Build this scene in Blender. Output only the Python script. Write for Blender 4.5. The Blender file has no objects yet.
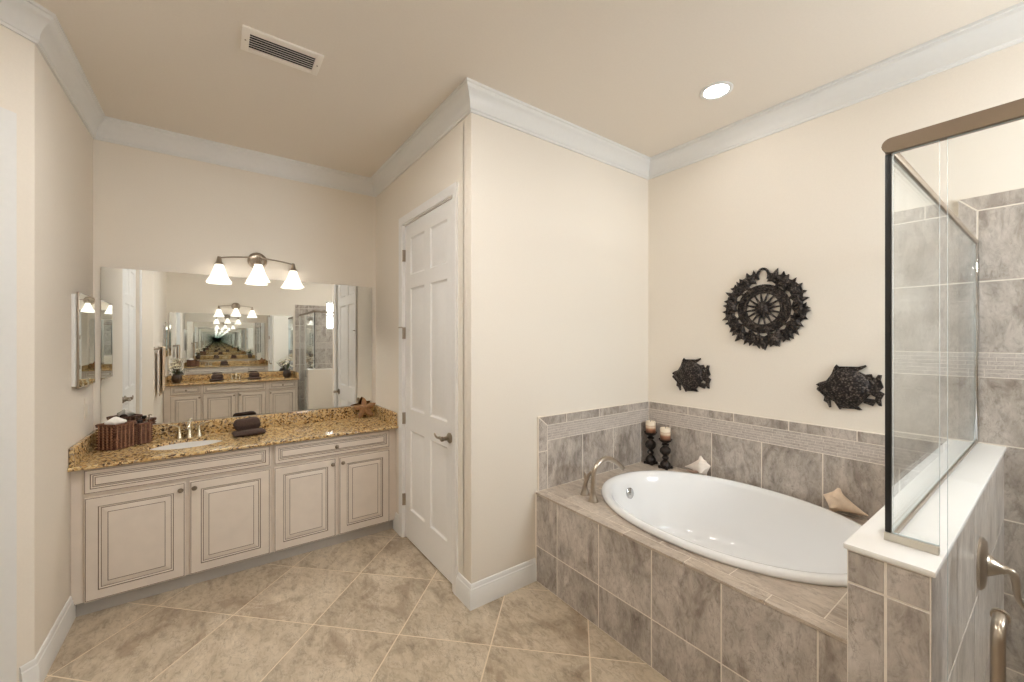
import bpy, bmesh, math, random
from mathutils import Vector, Matrix
from mathutils.geometry import tessellate_polygon

random.seed(7)
PI = math.pi
scene = bpy.context.scene
COL = scene.collection

# ---------------------------------------------------------------- camera, world, exposure
cam_data = bpy.data.cameras.new('camera')
cam = bpy.data.objects.new('camera', cam_data)
COL.objects.link(cam)
cam_data.sensor_width = 36.0
cam_data.lens = 405.6 * 36.0 / 1024.0
cam_data.shift_y = -1.5 / 1024.0
cam_data.clip_start = 0.02
cam.location = (0.0, 0.0, 1.55)
cam.rotation_euler = (math.radians(90), 0, -math.radians(90 - 53.83))
scene.camera = cam

world = bpy.data.worlds.new('daylight')
scene.world = world
world.use_nodes = True
bg = world.node_tree.nodes['Background']
bg.inputs['Color'].default_value = (0.90, 0.95, 1.0, 1)
bg.inputs['Strength'].default_value = 32.0

vs = scene.view_settings
vs.view_transform = 'Standard'
vs.look = 'None'
vs.gamma = 1.0
vs.use_curve_mapping = False
vs.exposure = 0.22
CAN_STRENGTH = 125.0
SHADE_STRENGTH = 0.9
BULB_STRENGTH = 330.0

cy = scene.cycles
cy.max_bounces = 32
cy.diffuse_bounces = 8
cy.glossy_bounces = 26
cy.transmission_bounces = 8
cy.transparent_max_bounces = 24
cy.caustics_reflective = False
cy.caustics_refractive = False
cy.sample_clamp_indirect = 6.0
cy.use_denoising = True
cy.use_adaptive_sampling = True

# ---------------------------------------------------------------- materials
def srgb(r, g, b):
    f = lambda c: (c / 255) / 12.92 if c <= 10 else ((c / 255 + 0.055) / 1.055) ** 2.4
    return (f(r), f(g), f(b), 1.0)

class NT:
    def __init__(s, name):
        s.m = bpy.data.materials.new(name)
        s.m.use_nodes = True
        s.t = s.m.node_tree
        s.b = s.t.nodes['Principled BSDF']
        s.o = s.t.nodes['Material Output']
    def n(s, kind, **kw):
        nd = s.t.nodes.new(kind)
        for k, v in kw.items():
            if k in nd.inputs:
                nd.inputs[k].default_value = v
            else:
                setattr(nd, k, v)
        return nd
    def l(s, a, b):
        s.t.links.new(a, b)
    def ramp(s, fac, stops):
        r = s.n('ShaderNodeValToRGB')
        e = r.color_ramp.elements
        while len(e) < len(stops):
            e.new(0.5)
        for i, (p, c) in enumerate(stops):
            e[i].position = p
            e[i].color = c
        s.l(fac, r.inputs['Fac'])
        return r.outputs['Color']
    def bump(s, height, strength=0.1, dist=0.002):
        b = s.n('ShaderNodeBump', Strength=strength, Distance=dist)
        s.l(height, b.inputs['Height'])
        s.l(b.outputs['Normal'], s.b.inputs['Normal'])

def plain(name, col, rough=0.5, metal=0.0, noise=0.0, nscale=40, bump=0.0, spec=0.5):
    t = NT(name)
    t.b.inputs['Roughness'].default_value = rough
    t.b.inputs['Metallic'].default_value = metal
    t.b.inputs['Specular IOR Level'].default_value = spec
    tc = t.n('ShaderNodeTexCoord')
    nz = t.n('ShaderNodeTexNoise', Scale=nscale, Detail=4.0)
    t.l(tc.outputs['Object'], nz.inputs['Vector'])
    lo = tuple(c * (1 - noise) for c in col[:3]) + (1,)
    hi = tuple(min(1, c * (1 + noise)) for c in col[:3]) + (1,)
    t.l(t.ramp(nz.outputs['Fac'], [(0.3, lo), (0.7, hi)]), t.b.inputs['Base Color'])
    if bump:
        t.bump(nz.outputs['Fac'], bump)
    return t.m

def stone_tile(name, dark, mid, light, vein, scale=2.2, rough=0.35, stretch=(1, 1, 1), jitter=0.10, rot=(0, 0, 0)):
    """Glazed stone-look tile: every tile (a loose piece of its mesh) has its own cut of the stone."""
    t = NT(name)
    tc = t.n('ShaderNodeTexCoord')
    geo = t.n('ShaderNodeNewGeometry')
    off = t.n('ShaderNodeVectorMath', operation='SCALE')
    cmb = t.n('ShaderNodeCombineXYZ', X=37.0, Y=91.0, Z=53.0)
    t.l(cmb.outputs[0], off.inputs[0])
    t.l(geo.outputs['Random Per Island'], off.inputs['Scale'])
    add = t.n('ShaderNodeVectorMath', operation='ADD')
    t.l(tc.outputs['Object'], add.inputs[0])
    t.l(off.outputs[0], add.inputs[1])
    mp = t.n('ShaderNodeMapping')
    mp.inputs['Scale'].default_value = stretch
    mp.inputs['Rotation'].default_value = rot
    t.l(add.outputs[0], mp.inputs['Vector'])
    n1 = t.n('ShaderNodeTexNoise', Scale=scale, Detail=8.0, Roughness=0.62, Distortion=1.6)
    n2 = t.n('ShaderNodeTexNoise', Scale=scale * 7, Detail=6.0, Roughness=0.7, Distortion=0.6)
    n3 = t.n('ShaderNodeTexNoise', Scale=scale * 1.9, Detail=7.0, Roughness=0.65, Distortion=1.2)
    for n in (n1, n2, n3):
        t.l(mp.outputs[0], n.inputs['Vector'])
    mx = t.n('ShaderNodeMath', operation='MULTIPLY_ADD')
    mx.inputs[1].default_value = 0.45
    t.l(n2.outputs['Fac'], mx.inputs[0])
    sc = t.n('ShaderNodeMath', operation='MULTIPLY')
    sc.inputs[1].default_value = 0.55
    t.l(n1.outputs['Fac'], sc.inputs[0])
    t.l(sc.outputs[0], mx.inputs[2])
    base = t.ramp(mx.outputs[0], [(0.34, dark), (0.50, mid), (0.68, light)])
    vn = t.ramp(n3.outputs['Fac'], [(0.53, (0, 0, 0, 1)), (0.64, (1, 1, 1, 1))])
    vm = t.n('ShaderNodeMath', operation='MULTIPLY')
    vm.inputs[1].default_value = 0.55
    t.l(vn, vm.inputs[0])
    mix = t.n('ShaderNodeMix', data_type='RGBA')
    t.l(vm.outputs[0], mix.inputs['Factor'])
    t.l(base, mix.inputs[6])
    mix.inputs[7].default_value = vein
    n4 = t.n('ShaderNodeTexNoise', Scale=scale * 16, Detail=8.0, Roughness=0.75, Distortion=0.8)
    n5 = t.n('ShaderNodeTexNoise', Scale=scale * 3.2, Detail=9.0, Roughness=0.7, Distortion=3.0)
    t.l(mp.outputs[0], n4.inputs['Vector']); t.l(mp.outputs[0], n5.inputs['Vector'])
    crack = t.ramp(n5.outputs['Fac'], [(0.488, (1, 1, 1, 1)), (0.5, (0.62, 0.58, 0.55, 1)), (0.515, (1, 1, 1, 1))])
    msk = t.ramp(n1.outputs['Fac'], [(0.50, (0, 0, 0, 1)), (0.60, (1, 1, 1, 1))])
    mg = t.n('ShaderNodeMix', data_type='RGBA', blend_type='MULTIPLY')
    t.l(msk, mg.inputs['Factor']); t.l(mix.outputs[2], mg.inputs[6]); t.l(crack, mg.inputs[7])
    grain = t.ramp(n4.outputs['Fac'], [(0.32, (0.62, 0.61, 0.60, 1)), (0.50, (1, 1, 1, 1)), (0.72, (1.0, 1.0, 1.0, 1))])
    mix = t.n('ShaderNodeMix', data_type='RGBA', blend_type='MULTIPLY')
    mix.inputs['Factor'].default_value = 1.0
    t.l(mg.outputs[2], mix.inputs[6]); t.l(grain, mix.inputs[7])
    hv = t.n('ShaderNodeHueSaturation')
    mr = t.n('ShaderNodeMapRange')
    mr.inputs['To Min'].default_value = 1 - jitter
    mr.inputs['To Max'].default_value = 1 + jitter
    t.l(geo.outputs['Random Per Island'], mr.inputs['Value'])
    t.l(mr.outputs[0], hv.inputs['Value'])
    t.l(mix.outputs[2], hv.inputs['Color'])
    t.l(hv.outputs[0], t.b.inputs['Base Color'])
    t.b.inputs['Roughness'].default_value = rough
    t.bump(n2.outputs['Fac'], 0.12, 0.002)
    return t.m

def granite_mat():
    t = NT('gold_granite')
    tc = t.n('ShaderNodeTexCoord')
    v = t.n('ShaderNodeTexVoronoi', Scale=95.0, Randomness=1.0)
    n0 = t.n('ShaderNodeTexNoise', Scale=60.0, Detail=3.0)
    ad = t.n('ShaderNodeVectorMath', operation='MULTIPLY_ADD')
    ad.inputs[1].default_value = (0.02, 0.02, 0.02)
    t.l(tc.outputs['Object'], n0.inputs['Vector'])
    t.l(n0.outputs['Color'], ad.inputs[0])
    t.l(tc.outputs['Object'], ad.inputs[2])
    t.l(ad.outputs[0], v.inputs['Vector'])
    sep = t.n('ShaderNodeSeparateColor')
    t.l(v.outputs['Color'], sep.inputs[0])
    n1 = t.n('ShaderNodeTexNoise', Scale=16.0, Detail=6.0, Roughness=0.6, Distortion=0.8)
    t.l(tc.outputs['Object'], n1.inputs['Vector'])
    m = t.n('ShaderNodeMath', operation='MULTIPLY_ADD')
    m.inputs[1].default_value = 0.55
    t.l(sep.outputs[0], m.inputs[0])
    m2 = t.n('ShaderNodeMath', operation='MULTIPLY')
    m2.inputs[1].default_value = 0.62
    t.l(n1.outputs['Fac'], m2.inputs[0])
    t.l(m2.outputs[0], m.inputs[2])
    c = t.ramp(m.outputs[0], [(0.27, srgb(44, 32, 26)), (0.37, srgb(96, 72, 52)), (0.46, srgb(172, 136, 86)),
                              (0.60, srgb(206, 174, 120)), (0.74, srgb(216, 192, 146)), (0.86, srgb(150, 132, 112))])
    t.l(c, t.b.inputs['Base Color'])
    t.b.inputs['Roughness'].default_value = 0.12
    return t.m

def glass_mat():
    """Clear pane: mirror reflection grows toward grazing view, the rest passes straight through."""
    t = NT('shower_glass')
    lw = t.n('ShaderNodeLayerWeight', Blend=0.5)
    p = t.n('ShaderNodeMath', operation='POWER')
    p.inputs[1].default_value = 5.0
    t.l(lw.outputs['Facing'], p.inputs[0])
    f = t.n('ShaderNodeMath', operation='MULTIPLY_ADD')
    f.inputs[1].default_value = 0.96
    f.inputs[2].default_value = 0.04
    t.l(p.outputs[0], f.inputs[0])
    tr = t.n('ShaderNodeBsdfTransparent', Color=(0.985, 0.992, 0.990, 1))
    gl = t.n('ShaderNodeBsdfGlossy', Color=(0.95, 0.98, 1.0, 1), Roughness=0.0)
    ms = t.n('ShaderNodeMixShader')
    t.l(f.outputs[0], ms.inputs[0])
    t.l(tr.outputs[0], ms.inputs[1])
    t.l(gl.outputs[0], ms.inputs[2])
    t.l(ms.outputs[0], t.o.inputs['Surface'])
    return t.m

def mirror_mat():
    t = NT('silvered_mirror')
    g = t.n('ShaderNodeBsdfGlossy', Color=(0.90, 0.92, 0.915, 1), Roughness=0.0)
    t.l(g.outputs[0], t.o.inputs['Surface'])
    return t.m

def emit_mat(name, col, strength):
    t = NT(name)
    t.b.inputs['Base Color'].default_value = (0.9, 0.9, 0.88, 1)
    t.b.inputs['Emission Color'].default_value = col
    t.b.inputs['Emission Strength'].default_value = strength
    t.b.inputs['Roughness'].default_value = 0.4
    return t.m

def cast_metal():
    t = NT('hammered_dark_metal')
    tc = t.n('ShaderNodeTexCoord')
    v = t.n('ShaderNodeTexVoronoi', Scale=95.0)
    t.l(tc.outputs['Object'], v.inputs['Vector'])
    n = t.n('ShaderNodeTexNoise', Scale=30.0, Detail=4.0)
    t.l(tc.outputs['Object'], n.inputs['Vector'])
    m = t.n('ShaderNodeMath', operation='MULTIPLY_ADD'); m.inputs[1].default_value = .5
    m2 = t.n('ShaderNodeMath', operation='MULTIPLY'); m2.inputs[1].default_value = .55
    t.l(n.outputs['Fac'], m2.inputs[0]); t.l(v.outputs['Distance'], m.inputs[0]); t.l(m2.outputs[0], m.inputs[2])
    t.l(t.ramp(m.outputs[0], [(0.36, srgb(104, 94, 88)), (0.50, srgb(52, 46, 43)), (0.70, srgb(26, 23, 22))]), t.b.inputs['Base Color'])
    t.b.inputs['Metallic'].default_value = 0.6
    t.b.inputs['Roughness'].default_value = 0.42
    t.bump(v.outputs['Distance'], 0.9, 0.006)
    return t.m

def towel_mat(name, a, b):
    t = NT(name)
    tc = t.n('ShaderNodeTexCoord')
    n = t.n('ShaderNodeTexNoise', Scale=260.0, Detail=3.0)
    t.l(tc.outputs['Object'], n.inputs['Vector'])
    t.l(t.ramp(n.outputs['Fac'], [(0.3, a), (0.7, b)]), t.b.inputs['Base Color'])
    t.b.inputs['Roughness'].default_value = 0.95
    t.b.inputs['Sheen Weight'].default_value = 0.0
    t.bump(n.outputs['Fac'], 0.8, 0.004)
    return t.m

def candle_mat():
    t = NT('layered_wax')
    tc = t.n('ShaderNodeTexCoord')
    sp = t.n('ShaderNodeSeparateXYZ')
    t.l(tc.outputs['Object'], sp.inputs[0])
    n = t.n('ShaderNodeTexNoise', Scale=40.0, Detail=3.0)
    t.l(tc.outputs['Object'], n.inputs['Vector'])
    m = t.n('ShaderNodeMath', operation='MULTIPLY_ADD')
    m.inputs[1].default_value = 0.012
    t.l(n.outputs['Fac'], m.inputs[0])
    t.l(sp.outputs['Z'], m.inputs[2])
    d = t.n('ShaderNodeMath', operation='DIVIDE')
    d.inputs[1].default_value = 0.095
    t.l(m.outputs[0], d.inputs[0])
    t.l(t.ramp(d.outputs[0], [(0.05, srgb(84, 50, 36)), (0.45, srgb(156, 108, 80)), (0.56, srgb(206, 176, 146)),
                              (0.66, srgb(228, 208, 182)), (0.72, srgb(200, 168, 138)), (0.80, srgb(236, 222, 200))]),
        t.b.inputs['Base Color'])
    t.b.inputs['Roughness'].default_value = 0.5
    return t.m

M = {}
M['paint'] = plain('cream_wall_paint', srgb(231, 224, 213), 0.85, noise=0.012, nscale=120, bump=0.06, spec=0.25)
M['ceiling'] = plain('ceiling_paint', srgb(228, 220, 209), 0.9, noise=0.012, nscale=90, bump=0.08, spec=0.2)
M['trim'] = plain('white_trim_paint', srgb(226, 226, 224), 0.4, noise=0.01)
M['door'] = plain('white_door_paint', srgb(234, 233, 231), 0.42, noise=0.01)
M['cab'] = plain('cream_cabinet_paint', srgb(217, 206, 194), 0.45, noise=0.03, nscale=12)
M['glaze'] = plain('umber_glaze', srgb(98, 78, 62), 0.5, noise=0.1)
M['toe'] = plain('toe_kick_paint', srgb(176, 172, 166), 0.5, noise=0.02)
M['granite'] = granite_mat()
M['tile'] = stone_tile('taupe_stone_tile', srgb(130, 121, 113), srgb(182, 173, 164), srgb(216, 208, 200), srgb(118, 104, 94), 3.0, 0.32, (1, 1, 0.5), 0.06, (.62, .62, 0))
M['deck_tile'] = stone_tile('taupe_deck_tile', srgb(160, 146, 132), srgb(190, 177, 163), srgb(212, 201, 188), srgb(134, 116, 102), 3.4, 0.3, (1, .4, 1), 0.05, (0, 0, .5))
M['floor_tile'] = stone_tile('beige_floor_tile', srgb(146, 130, 110), srgb(190, 175, 153), srgb(216, 203, 183), srgb(142, 121, 100), 2.5, 0.34, (1.0, 0.55, 1.0), 0.05, (0, 0, -.75))
M['mosaic'] = stone_tile('mosaic_stone', srgb(178, 170, 163), srgb(192, 184, 177), srgb(204, 196, 189), srgb(172, 162, 154), 6.0, 0.35, (1, 1, 1), 0.05)
M['grout'] = plain('pale_grout', srgb(228, 220, 208), 0.9, noise=0.04, nscale=60)
M['floor_grout'] = plain('tan_grout', srgb(222, 206, 182), 0.9, noise=0.04, nscale=60)
M['porcelain'] = plain('white_porcelain', srgb(236, 237, 238), 0.12, noise=0.0)
M['slab'] = plain('white_stone_cap', srgb(236, 234, 230), 0.25, noise=0.012, nscale=8)
M['nickel'] = plain('brushed_nickel', srgb(176, 164, 150), 0.28, 1.0, noise=0.04)
M['champagne'] = plain('satin_champagne_metal', srgb(220, 208, 184), 0.25, 1.0, noise=0.03)
M['chrome'] = plain('polished_chrome', srgb(205, 206, 208), 0.08, 1.0)
M['bronze'] = plain('bronze_rail_metal', srgb(140, 124, 106), 0.4, 0.6, noise=0.03)
M['dark_nickel'] = plain('aged_nickel', srgb(146, 134, 118), 0.3, 1.0, noise=0.05)
M['sill'] = plain('satin_sill_metal', srgb(214, 208, 196), 0.4, 0.7)
M['gasket'] = plain('black_gasket', srgb(16, 15, 14), 0.45)
M['cast'] = cast_metal()
M['glass'] = glass_mat()
M['mirror'] = mirror_mat()
M['window_glass'] = M['glass']
def shade_mat():
    t = NT('lit_frosted_shade')
    tl = t.n('ShaderNodeBsdfTranslucent', Color=(0.42, 0.40, 0.37, 1)); df = t.n('ShaderNodeBsdfDiffuse', Color=(0.9, 0.88, 0.84, 1))
    em = t.n('ShaderNodeEmission', Color=(1.0, 0.945, 0.86, 1), Strength=SHADE_STRENGTH)
    m1 = t.n('ShaderNodeMixShader'); m1.inputs[0].default_value = .5
    ad = t.n('ShaderNodeAddShader')
    t.l(tl.outputs[0], m1.inputs[1]); t.l(df.outputs[0], m1.inputs[2]); t.l(m1.outputs[0], ad.inputs[0]); t.l(em.outputs[0], ad.inputs[1])
    t.l(ad.outputs[0], t.o.inputs['Surface'])
    return t.m
M['shade'] = shade_mat()
M['can'] = emit_mat('lit_can_lens', (1.0, 0.965, 0.92, 1), CAN_STRENGTH)  # lens of the added light in the shower
M['can_bright'] = emit_mat('lit_bright_can_lens', (1.0, 0.965, 0.92, 1), CAN_STRENGTH * 2.3)  # stronger lens for the other added, unseen ceiling lights
M['can_dim'] = emit_mat('lit_dim_can_lens', (1.0, 0.965, 0.92, 1), CAN_STRENGTH * .42)
M['bulb'] = emit_mat('lit_bulb', (1.0, 0.94, 0.85, 1), BULB_STRENGTH)
M['towel'] = towel_mat('brown_terry', srgb(48, 34, 28), srgb(82, 62, 52))
M['taupe_towel'] = towel_mat('taupe_terry', srgb(180, 158, 134), srgb(206, 184, 158))
M['wicker'] = plain('dark_wicker', srgb(98, 62, 44), 0.6, noise=0.35, nscale=90, bump=0.5)
M['wicker_light'] = plain('wicker_stake', srgb(138, 100, 76), 0.55, noise=0.2, nscale=90, bump=0.4)
M['tissue'] = plain('white_tissue', srgb(240, 236, 230), 0.9)
M['wax'] = candle_mat()
M['iron'] = plain('dark_bronze_casting', srgb(46, 38, 33), 0.4, 0.5, noise=0.3, nscale=30, bump=0.3)
M['shell'] = plain('pale_shell', srgb(238, 228, 218), 0.4, noise=0.05, nscale=25, bump=0.1)
M['shell_tan'] = plain('tan_shell', srgb(226, 204, 180), 0.45, noise=0.08, nscale=25, bump=0.1)
M['shell_in'] = plain('shell_opening', srgb(176, 150, 136), 0.4, noise=0.06)
M['star'] = plain('brown_starfish', srgb(132, 96, 60), 0.75, noise=0.25, nscale=70, bump=0.9)
M['vase'] = plain('dark_brown_ceramic', srgb(58, 44, 36), 0.35, noise=0.2, nscale=20)
M['petal'] = plain('cream_petal', srgb(246, 240, 222), 0.6, noise=0.03)
M['leaf'] = plain('green_leaf', srgb(70, 88, 62), 0.5, noise=0.2)
M['stem'] = plain('brown_stem', srgb(84, 72, 50), 0.6, noise=0.2)
M['dark'] = plain('dark_void', srgb(34, 31, 28), 0.8)  # near-black standing in for shade in the vent duct and closet
M['vent'] = plain('vent_enamel', srgb(240, 234, 225), 0.4)
M['plate'] = plain('ivory_plastic', srgb(226, 217, 203), 0.4)
M['bottle'] = plain('clear_plastic', srgb(186, 190, 184), 0.2)

# ---------------------------------------------------------------- geometry helpers
class MB:
    """Collects shapes and links them as one mesh object."""
    def __init__(s):
        s.v, s.f, s.m = [], [], []
    def add(s, vs_, fs_, mat=0):
        o = len(s.v)
        s.v += [tuple(v) for v in vs_]
        for f in fs_:
            s.f.append(tuple(i + o for i in f))
            s.m.append(mat)
    def box(s, a, b, mat=0, bev=0.0, seg=2, place=None):
        x0, y0, z0 = (min(a[i], b[i]) for i in range(3))
        x1, y1, z1 = (max(a[i], b[i]) for i in range(3))
        bm = bmesh.new()
        bmesh.ops.create_cube(bm, size=1.0)
        for v in bm.verts:
            v.co = Vector(((v.co.x + .5) * (x1 - x0) + x0, (v.co.y + .5) * (y1 - y0) + y0, (v.co.z + .5) * (z1 - z0) + z0))
        if bev > 0:
            bmesh.ops.bevel(bm, geom=bm.edges[:], offset=bev, segments=seg, affect='EDGES', profile=0.5)
        s.bm(bm, mat, place)
    def bm(s, bm, mat=0, place=None):
        bm.verts.index_update()
        s.add([place(*v.co) if place else v.co for v in bm.verts], [[v.index for v in f.verts] for f in bm.faces], mat)
        bm.free()
    def prism(s, poly, place, d0, d1, mat=0, holes=(), cham=0.0):
        """poly in (u, v); extruded from depth d0 to d1 through place(u, v, d)."""
        if cham and not holes:
            top = inset(poly, cham)
            n = len(poly)
            vs_ = [place(u, v, d0) for u, v in poly] + [place(u, v, d1 - cham) for u, v in poly] + [place(u, v, d1) for u, v in top]
            fs = [tuple(range(n - 1, -1, -1)), tuple(range(2 * n, 3 * n))]
            for k in (0, 1):
                for i in range(n):
                    j = (i + 1) % n
                    fs.append((k * n + i, k * n + j, (k + 1) * n + j, (k + 1) * n + i))
            s.add(vs_, fs, mat)
            return
        loops = [list(poly)] + [list(h) for h in holes]
        flat = [p for L in loops for p in L]
        tris = tessellate_polygon([[Vector((u, v, 0)) for u, v in L] for L in loops])
        n = len(flat)
        vs_ = [place(u, v, d0) for u, v in flat] + [place(u, v, d1) for u, v in flat]
        fs = [tuple(t) for t in tris] + [tuple(i + n for i in t) for t in tris]
        o = 0
        for L in loops:
            k = len(L)
            for i in range(k):
                j = (i + 1) % k
                fs.append((o + i, o + j, o + j + n, o + i + n))
            o += k
        s.add(vs_, fs, mat)
    def lathe(s, prof, c=(0, 0, 0), axis=(0, 0, 1), n=28, mat=0, sx=1.0, sy=1.0, wave=None):
        q = Vector((0, 0, 1)).rotation_difference(Vector(axis))
        c = Vector(c)
        vs_, fs = [], []
        for k, (r, z) in enumerate(prof):
            for i in range(n):
                a = 2 * PI * i / n
                rr = r * (wave(a, k / (len(prof) - 1)) if wave else 1)
                vs_.append(c + q @ Vector((rr * math.cos(a) * sx, rr * math.sin(a) * sy, z)))
        for k in range(len(prof) - 1):
            for i in range(n):
                j = (i + 1) % n
                fs.append((k * n + i, k * n + j, (k + 1) * n + j, (k + 1) * n + i))
        if prof[0][0] > 1e-6:
            fs.append(tuple(range(n - 1, -1, -1)))
        if prof[-1][0] > 1e-6:
            o = (len(prof) - 1) * n
            fs.append(tuple(range(o, o + n)))
        s.add(vs_, fs, mat)
    def tube(s, pts, r, n=12, mat=0, smooth=0):
        pts = [Vector(p) for p in pts]
        rad = list(r) if isinstance(r, (list, tuple)) else [r] * len(pts)
        for _ in range(smooth):
            np_, nr = [pts[0]], [rad[0]]
            for i in range(len(pts) - 1):
                np_ += [pts[i] * .75 + pts[i + 1] * .25, pts[i] * .25 + pts[i + 1] * .75]
                nr += [rad[i] * .75 + rad[i + 1] * .25, rad[i] * .25 + rad[i + 1] * .75]
            pts, rad = np_ + [pts[-1]], nr + [rad[-1]]
        vs_, fs = [], []
        up = None
        for i, p in enumerate(pts):
            t = (pts[min(i + 1, len(pts) - 1)] - pts[max(i - 1, 0)]).normalized()
            if up is None:
                up = t.orthogonal().normalized()
            up = (up - t * up.dot(t)).normalized()
            w = t.cross(up)
            for k in range(n):
                a = 2 * PI * k / n
                vs_.append(p + (up * math.cos(a) + w * math.sin(a)) * rad[i])
        for i in range(len(pts) - 1):
            for k in range(n):
                j = (k + 1) % n
                fs.append((i * n + k, i * n + j, (i + 1) * n + j, (i + 1) * n + k))
        fs.append(tuple(range(n - 1, -1, -1)))
        o = (len(pts) - 1) * n
        fs.append(tuple(range(o, o + n)))
        s.add(vs_, fs, mat)
    def build(s, name, mats, parent=None, smooth=35, kind=None, local=True):
        me = bpy.data.meshes.new(name)
        vv = s.v
        if parent is not None and local:
            w = parent
            while w.parent is not None:
                w = w.parent
            base = w.get('_base', (0, 0, 0))
            vv = [(x - base[0], y - base[1], z - base[2]) for x, y, z in s.v]
        me.from_pydata(vv, [], s.f)
        if not isinstance(mats, (list, tuple)):
            mats = [mats]
        for m in mats:
            me.materials.append(m)
        me.polygons.foreach_set('material_index', s.m)
        bm = bmesh.new()
        bm.from_mesh(me)
        bmesh.ops.recalc_face_normals(bm, faces=bm.faces[:])
        bm.to_mesh(me)
        bm.free()
        if smooth:
            me.polygons.foreach_set('use_smooth', [True] * len(me.polygons))
            me.set_sharp_from_angle(angle=math.radians(smooth))
        o = bpy.data.objects.new(name, me)
        COL.objects.link(o)
        if parent is not None:
            o.parent = parent
        if kind:
            o['kind'] = kind
        return o

def inset(poly, d):
    """Shrinks a convex polygon by d on every side."""
    n = len(poly)
    area = sum(poly[i][0] * poly[(i + 1) % n][1] - poly[(i + 1) % n][0] * poly[i][1] for i in range(n))
    sg = 1 if area > 0 else -1
    out = []
    for i in range(n):
        p0, p1, p2 = (Vector(poly[(i + k) % n]) for k in (-1, 0, 1))
        e1, e2 = (p1 - p0).normalized(), (p2 - p1).normalized()
        n1, n2 = Vector((-e1.y, e1.x)) * sg, Vector((-e2.y, e2.x)) * sg
        k = d / max(0.2, 1 + n1.dot(n2))
        out.append(tuple(p1 + (n1 + n2) * k))
    return out

def thing(name, label, cat, loc=(0, 0, 0), group=None):
    o = bpy.data.objects.new(name, None)
    COL.objects.link(o)
    o.location = loc
    o['_base'] = tuple(loc)
    o['label'], o['category'] = label, cat
    if group:
        o['group'] = group
    o.empty_display_size = 0.05
    return o

def tag(o, label, cat, group=None):
    o['label'], o['category'] = label, cat
    if group:
        o['group'] = group
    return o

def struct(o):
    o['kind'] = 'structure'
    return o

def copy_tree(o, parent=None):
    c = o.copy()
    COL.objects.link(c)
    if parent is not None:
        c.parent = parent
    for ch in list(o.children):
        copy_tree(ch, c)
    return c

def pl(o, U, V, N):
    o, U, V, N = Vector(o), Vector(U), Vector(V), Vector(N)
    return lambda u, v, d: tuple(o + U * u + V * v + N * d)

def rect(u0, u1, v0, v1):
    return [(u0, v0), (u1, v0), (u1, v1), (u0, v1)]

def tiles(mb, place, polys, mat=0, gap=0.0031, thick=0.009):
    for p in polys:
        mb.prism(inset(p, gap), place, 0.0, thick, mat, cham=0.0007)

def grid_rects(us, vs_):
    return [rect(us[i], us[i + 1], vs_[j], vs_[j + 1]) for i in range(len(us) - 1) for j in range(len(vs_) - 1)]

def mosaic_rects(u0, u1, v0, v1, rows=6):
    out = []
    h = (v1 - v0) / rows
    for r in range(rows):
        u = u0
        first = True
        while u < u1 - 1e-4:
            w = random.uniform(0.05, 0.16) * (random.random() if first else 1)
            w = max(w, 0.02)
            e = min(u + w, u1)
            if u1 - e < 0.02:
                e = u1
            out.append(rect(u, e, v0 + r * h, v0 + (r + 1) * h))
            u = e
            first = False
    return out

def steps(a, b, first, pitch):
    """a, then first, first+pitch ... and b."""
    out = [a]
    p = first
    sg = 1 if b > a else -1
    while (b - p) * sg > 0.012:
        out.append(p)
        p += pitch * sg
    return out + [b]

def relief(mb, place, r, prof, back=-0.018):
    """A raised-panel front: rings of (inset, depth, material) from the outer edge to the middle."""
    u0, u1, v0, v1 = r
    rings = [(0.0, back, 0)] + prof
    vs_, fs = [], []
    for ins, d, _ in rings:
        vs_ += [place(u0 + ins, v0 + ins, d), place(u1 - ins, v0 + ins, d), place(u1 - ins, v1 - ins, d), place(u0 + ins, v1 - ins, d)]
    for k in range(1, len(rings)):
        q = []
        for i in range(4):
            j = (i + 1) % 4
            q.append(((k - 1) * 4 + i, (k - 1) * 4 + j, k * 4 + j, k * 4 + i))
        mb.add(vs_[(k - 1) * 4:(k + 1) * 4], [tuple(x - (k - 1) * 4 for x in f) for f in q], rings[k][2])
    mb.add(vs_[-4:], [(0, 1, 2, 3)], 0)
    mb.add(vs_[:4], [(3, 2, 1, 0)], 0)

def sweep(mb, path, prof, closed=False, mat=0):
    """Sweeps a (distance from wall, z) profile along a plan path whose room side is on the left, with mitred corners."""
    n = len(path)
    P = [Vector(p) for p in path]
    cols = []
    for i in range(n):
        pr = P[i - 1] if (i > 0 or closed) else None
        nx = P[(i + 1) % n] if (i < n - 1 or closed) else None
        ns = []
        if pr is not None:
            e = (P[i] - pr).normalized(); ns.append(Vector((-e.y, e.x)))
        if nx is not None:
            e = (nx - P[i]).normalized(); ns.append(Vector((-e.y, e.x)))
        if len(ns) == 2:
            m = (ns[0] + ns[1]) / (1 + ns[0].dot(ns[1]))
        else:
            m = ns[0]
        cols.append([(P[i].x + m.x * d, P[i].y + m.y * d, z) for d, z in prof])
    k = len(prof)
    vs_ = [v for c in cols for v in c]
    fs = []
    for i in range(n if closed else n - 1):
        j = (i + 1) % n
        for a in range(k):
            b = (a + 1) % k
            fs.append((i * k + a, j * k + a, j * k + b, i * k + b))
    if not closed:
        fs.append(tuple(range(k)))
        fs.append(tuple((n - 1) * k + a for a in range(k - 1, -1, -1)))
    mb.add(vs_, fs, mat)

# ---------------------------------------------------------------- main dimensions (metres)
XL, XD, XF = -0.645, 1.190, 2.865         # left wall, closet door wall, wall behind the tub
YV, YC, YO = 3.750, 2.025, -1.200         # vanity wall, closet face, opposite wall
ZC = 3.0
XE = -0.745                                # entry wall in the left recess
HW0, HW1, HWX = 0.166, 0.306, 1.20         # half wall
TF = 1.665                                 # tub front

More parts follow.
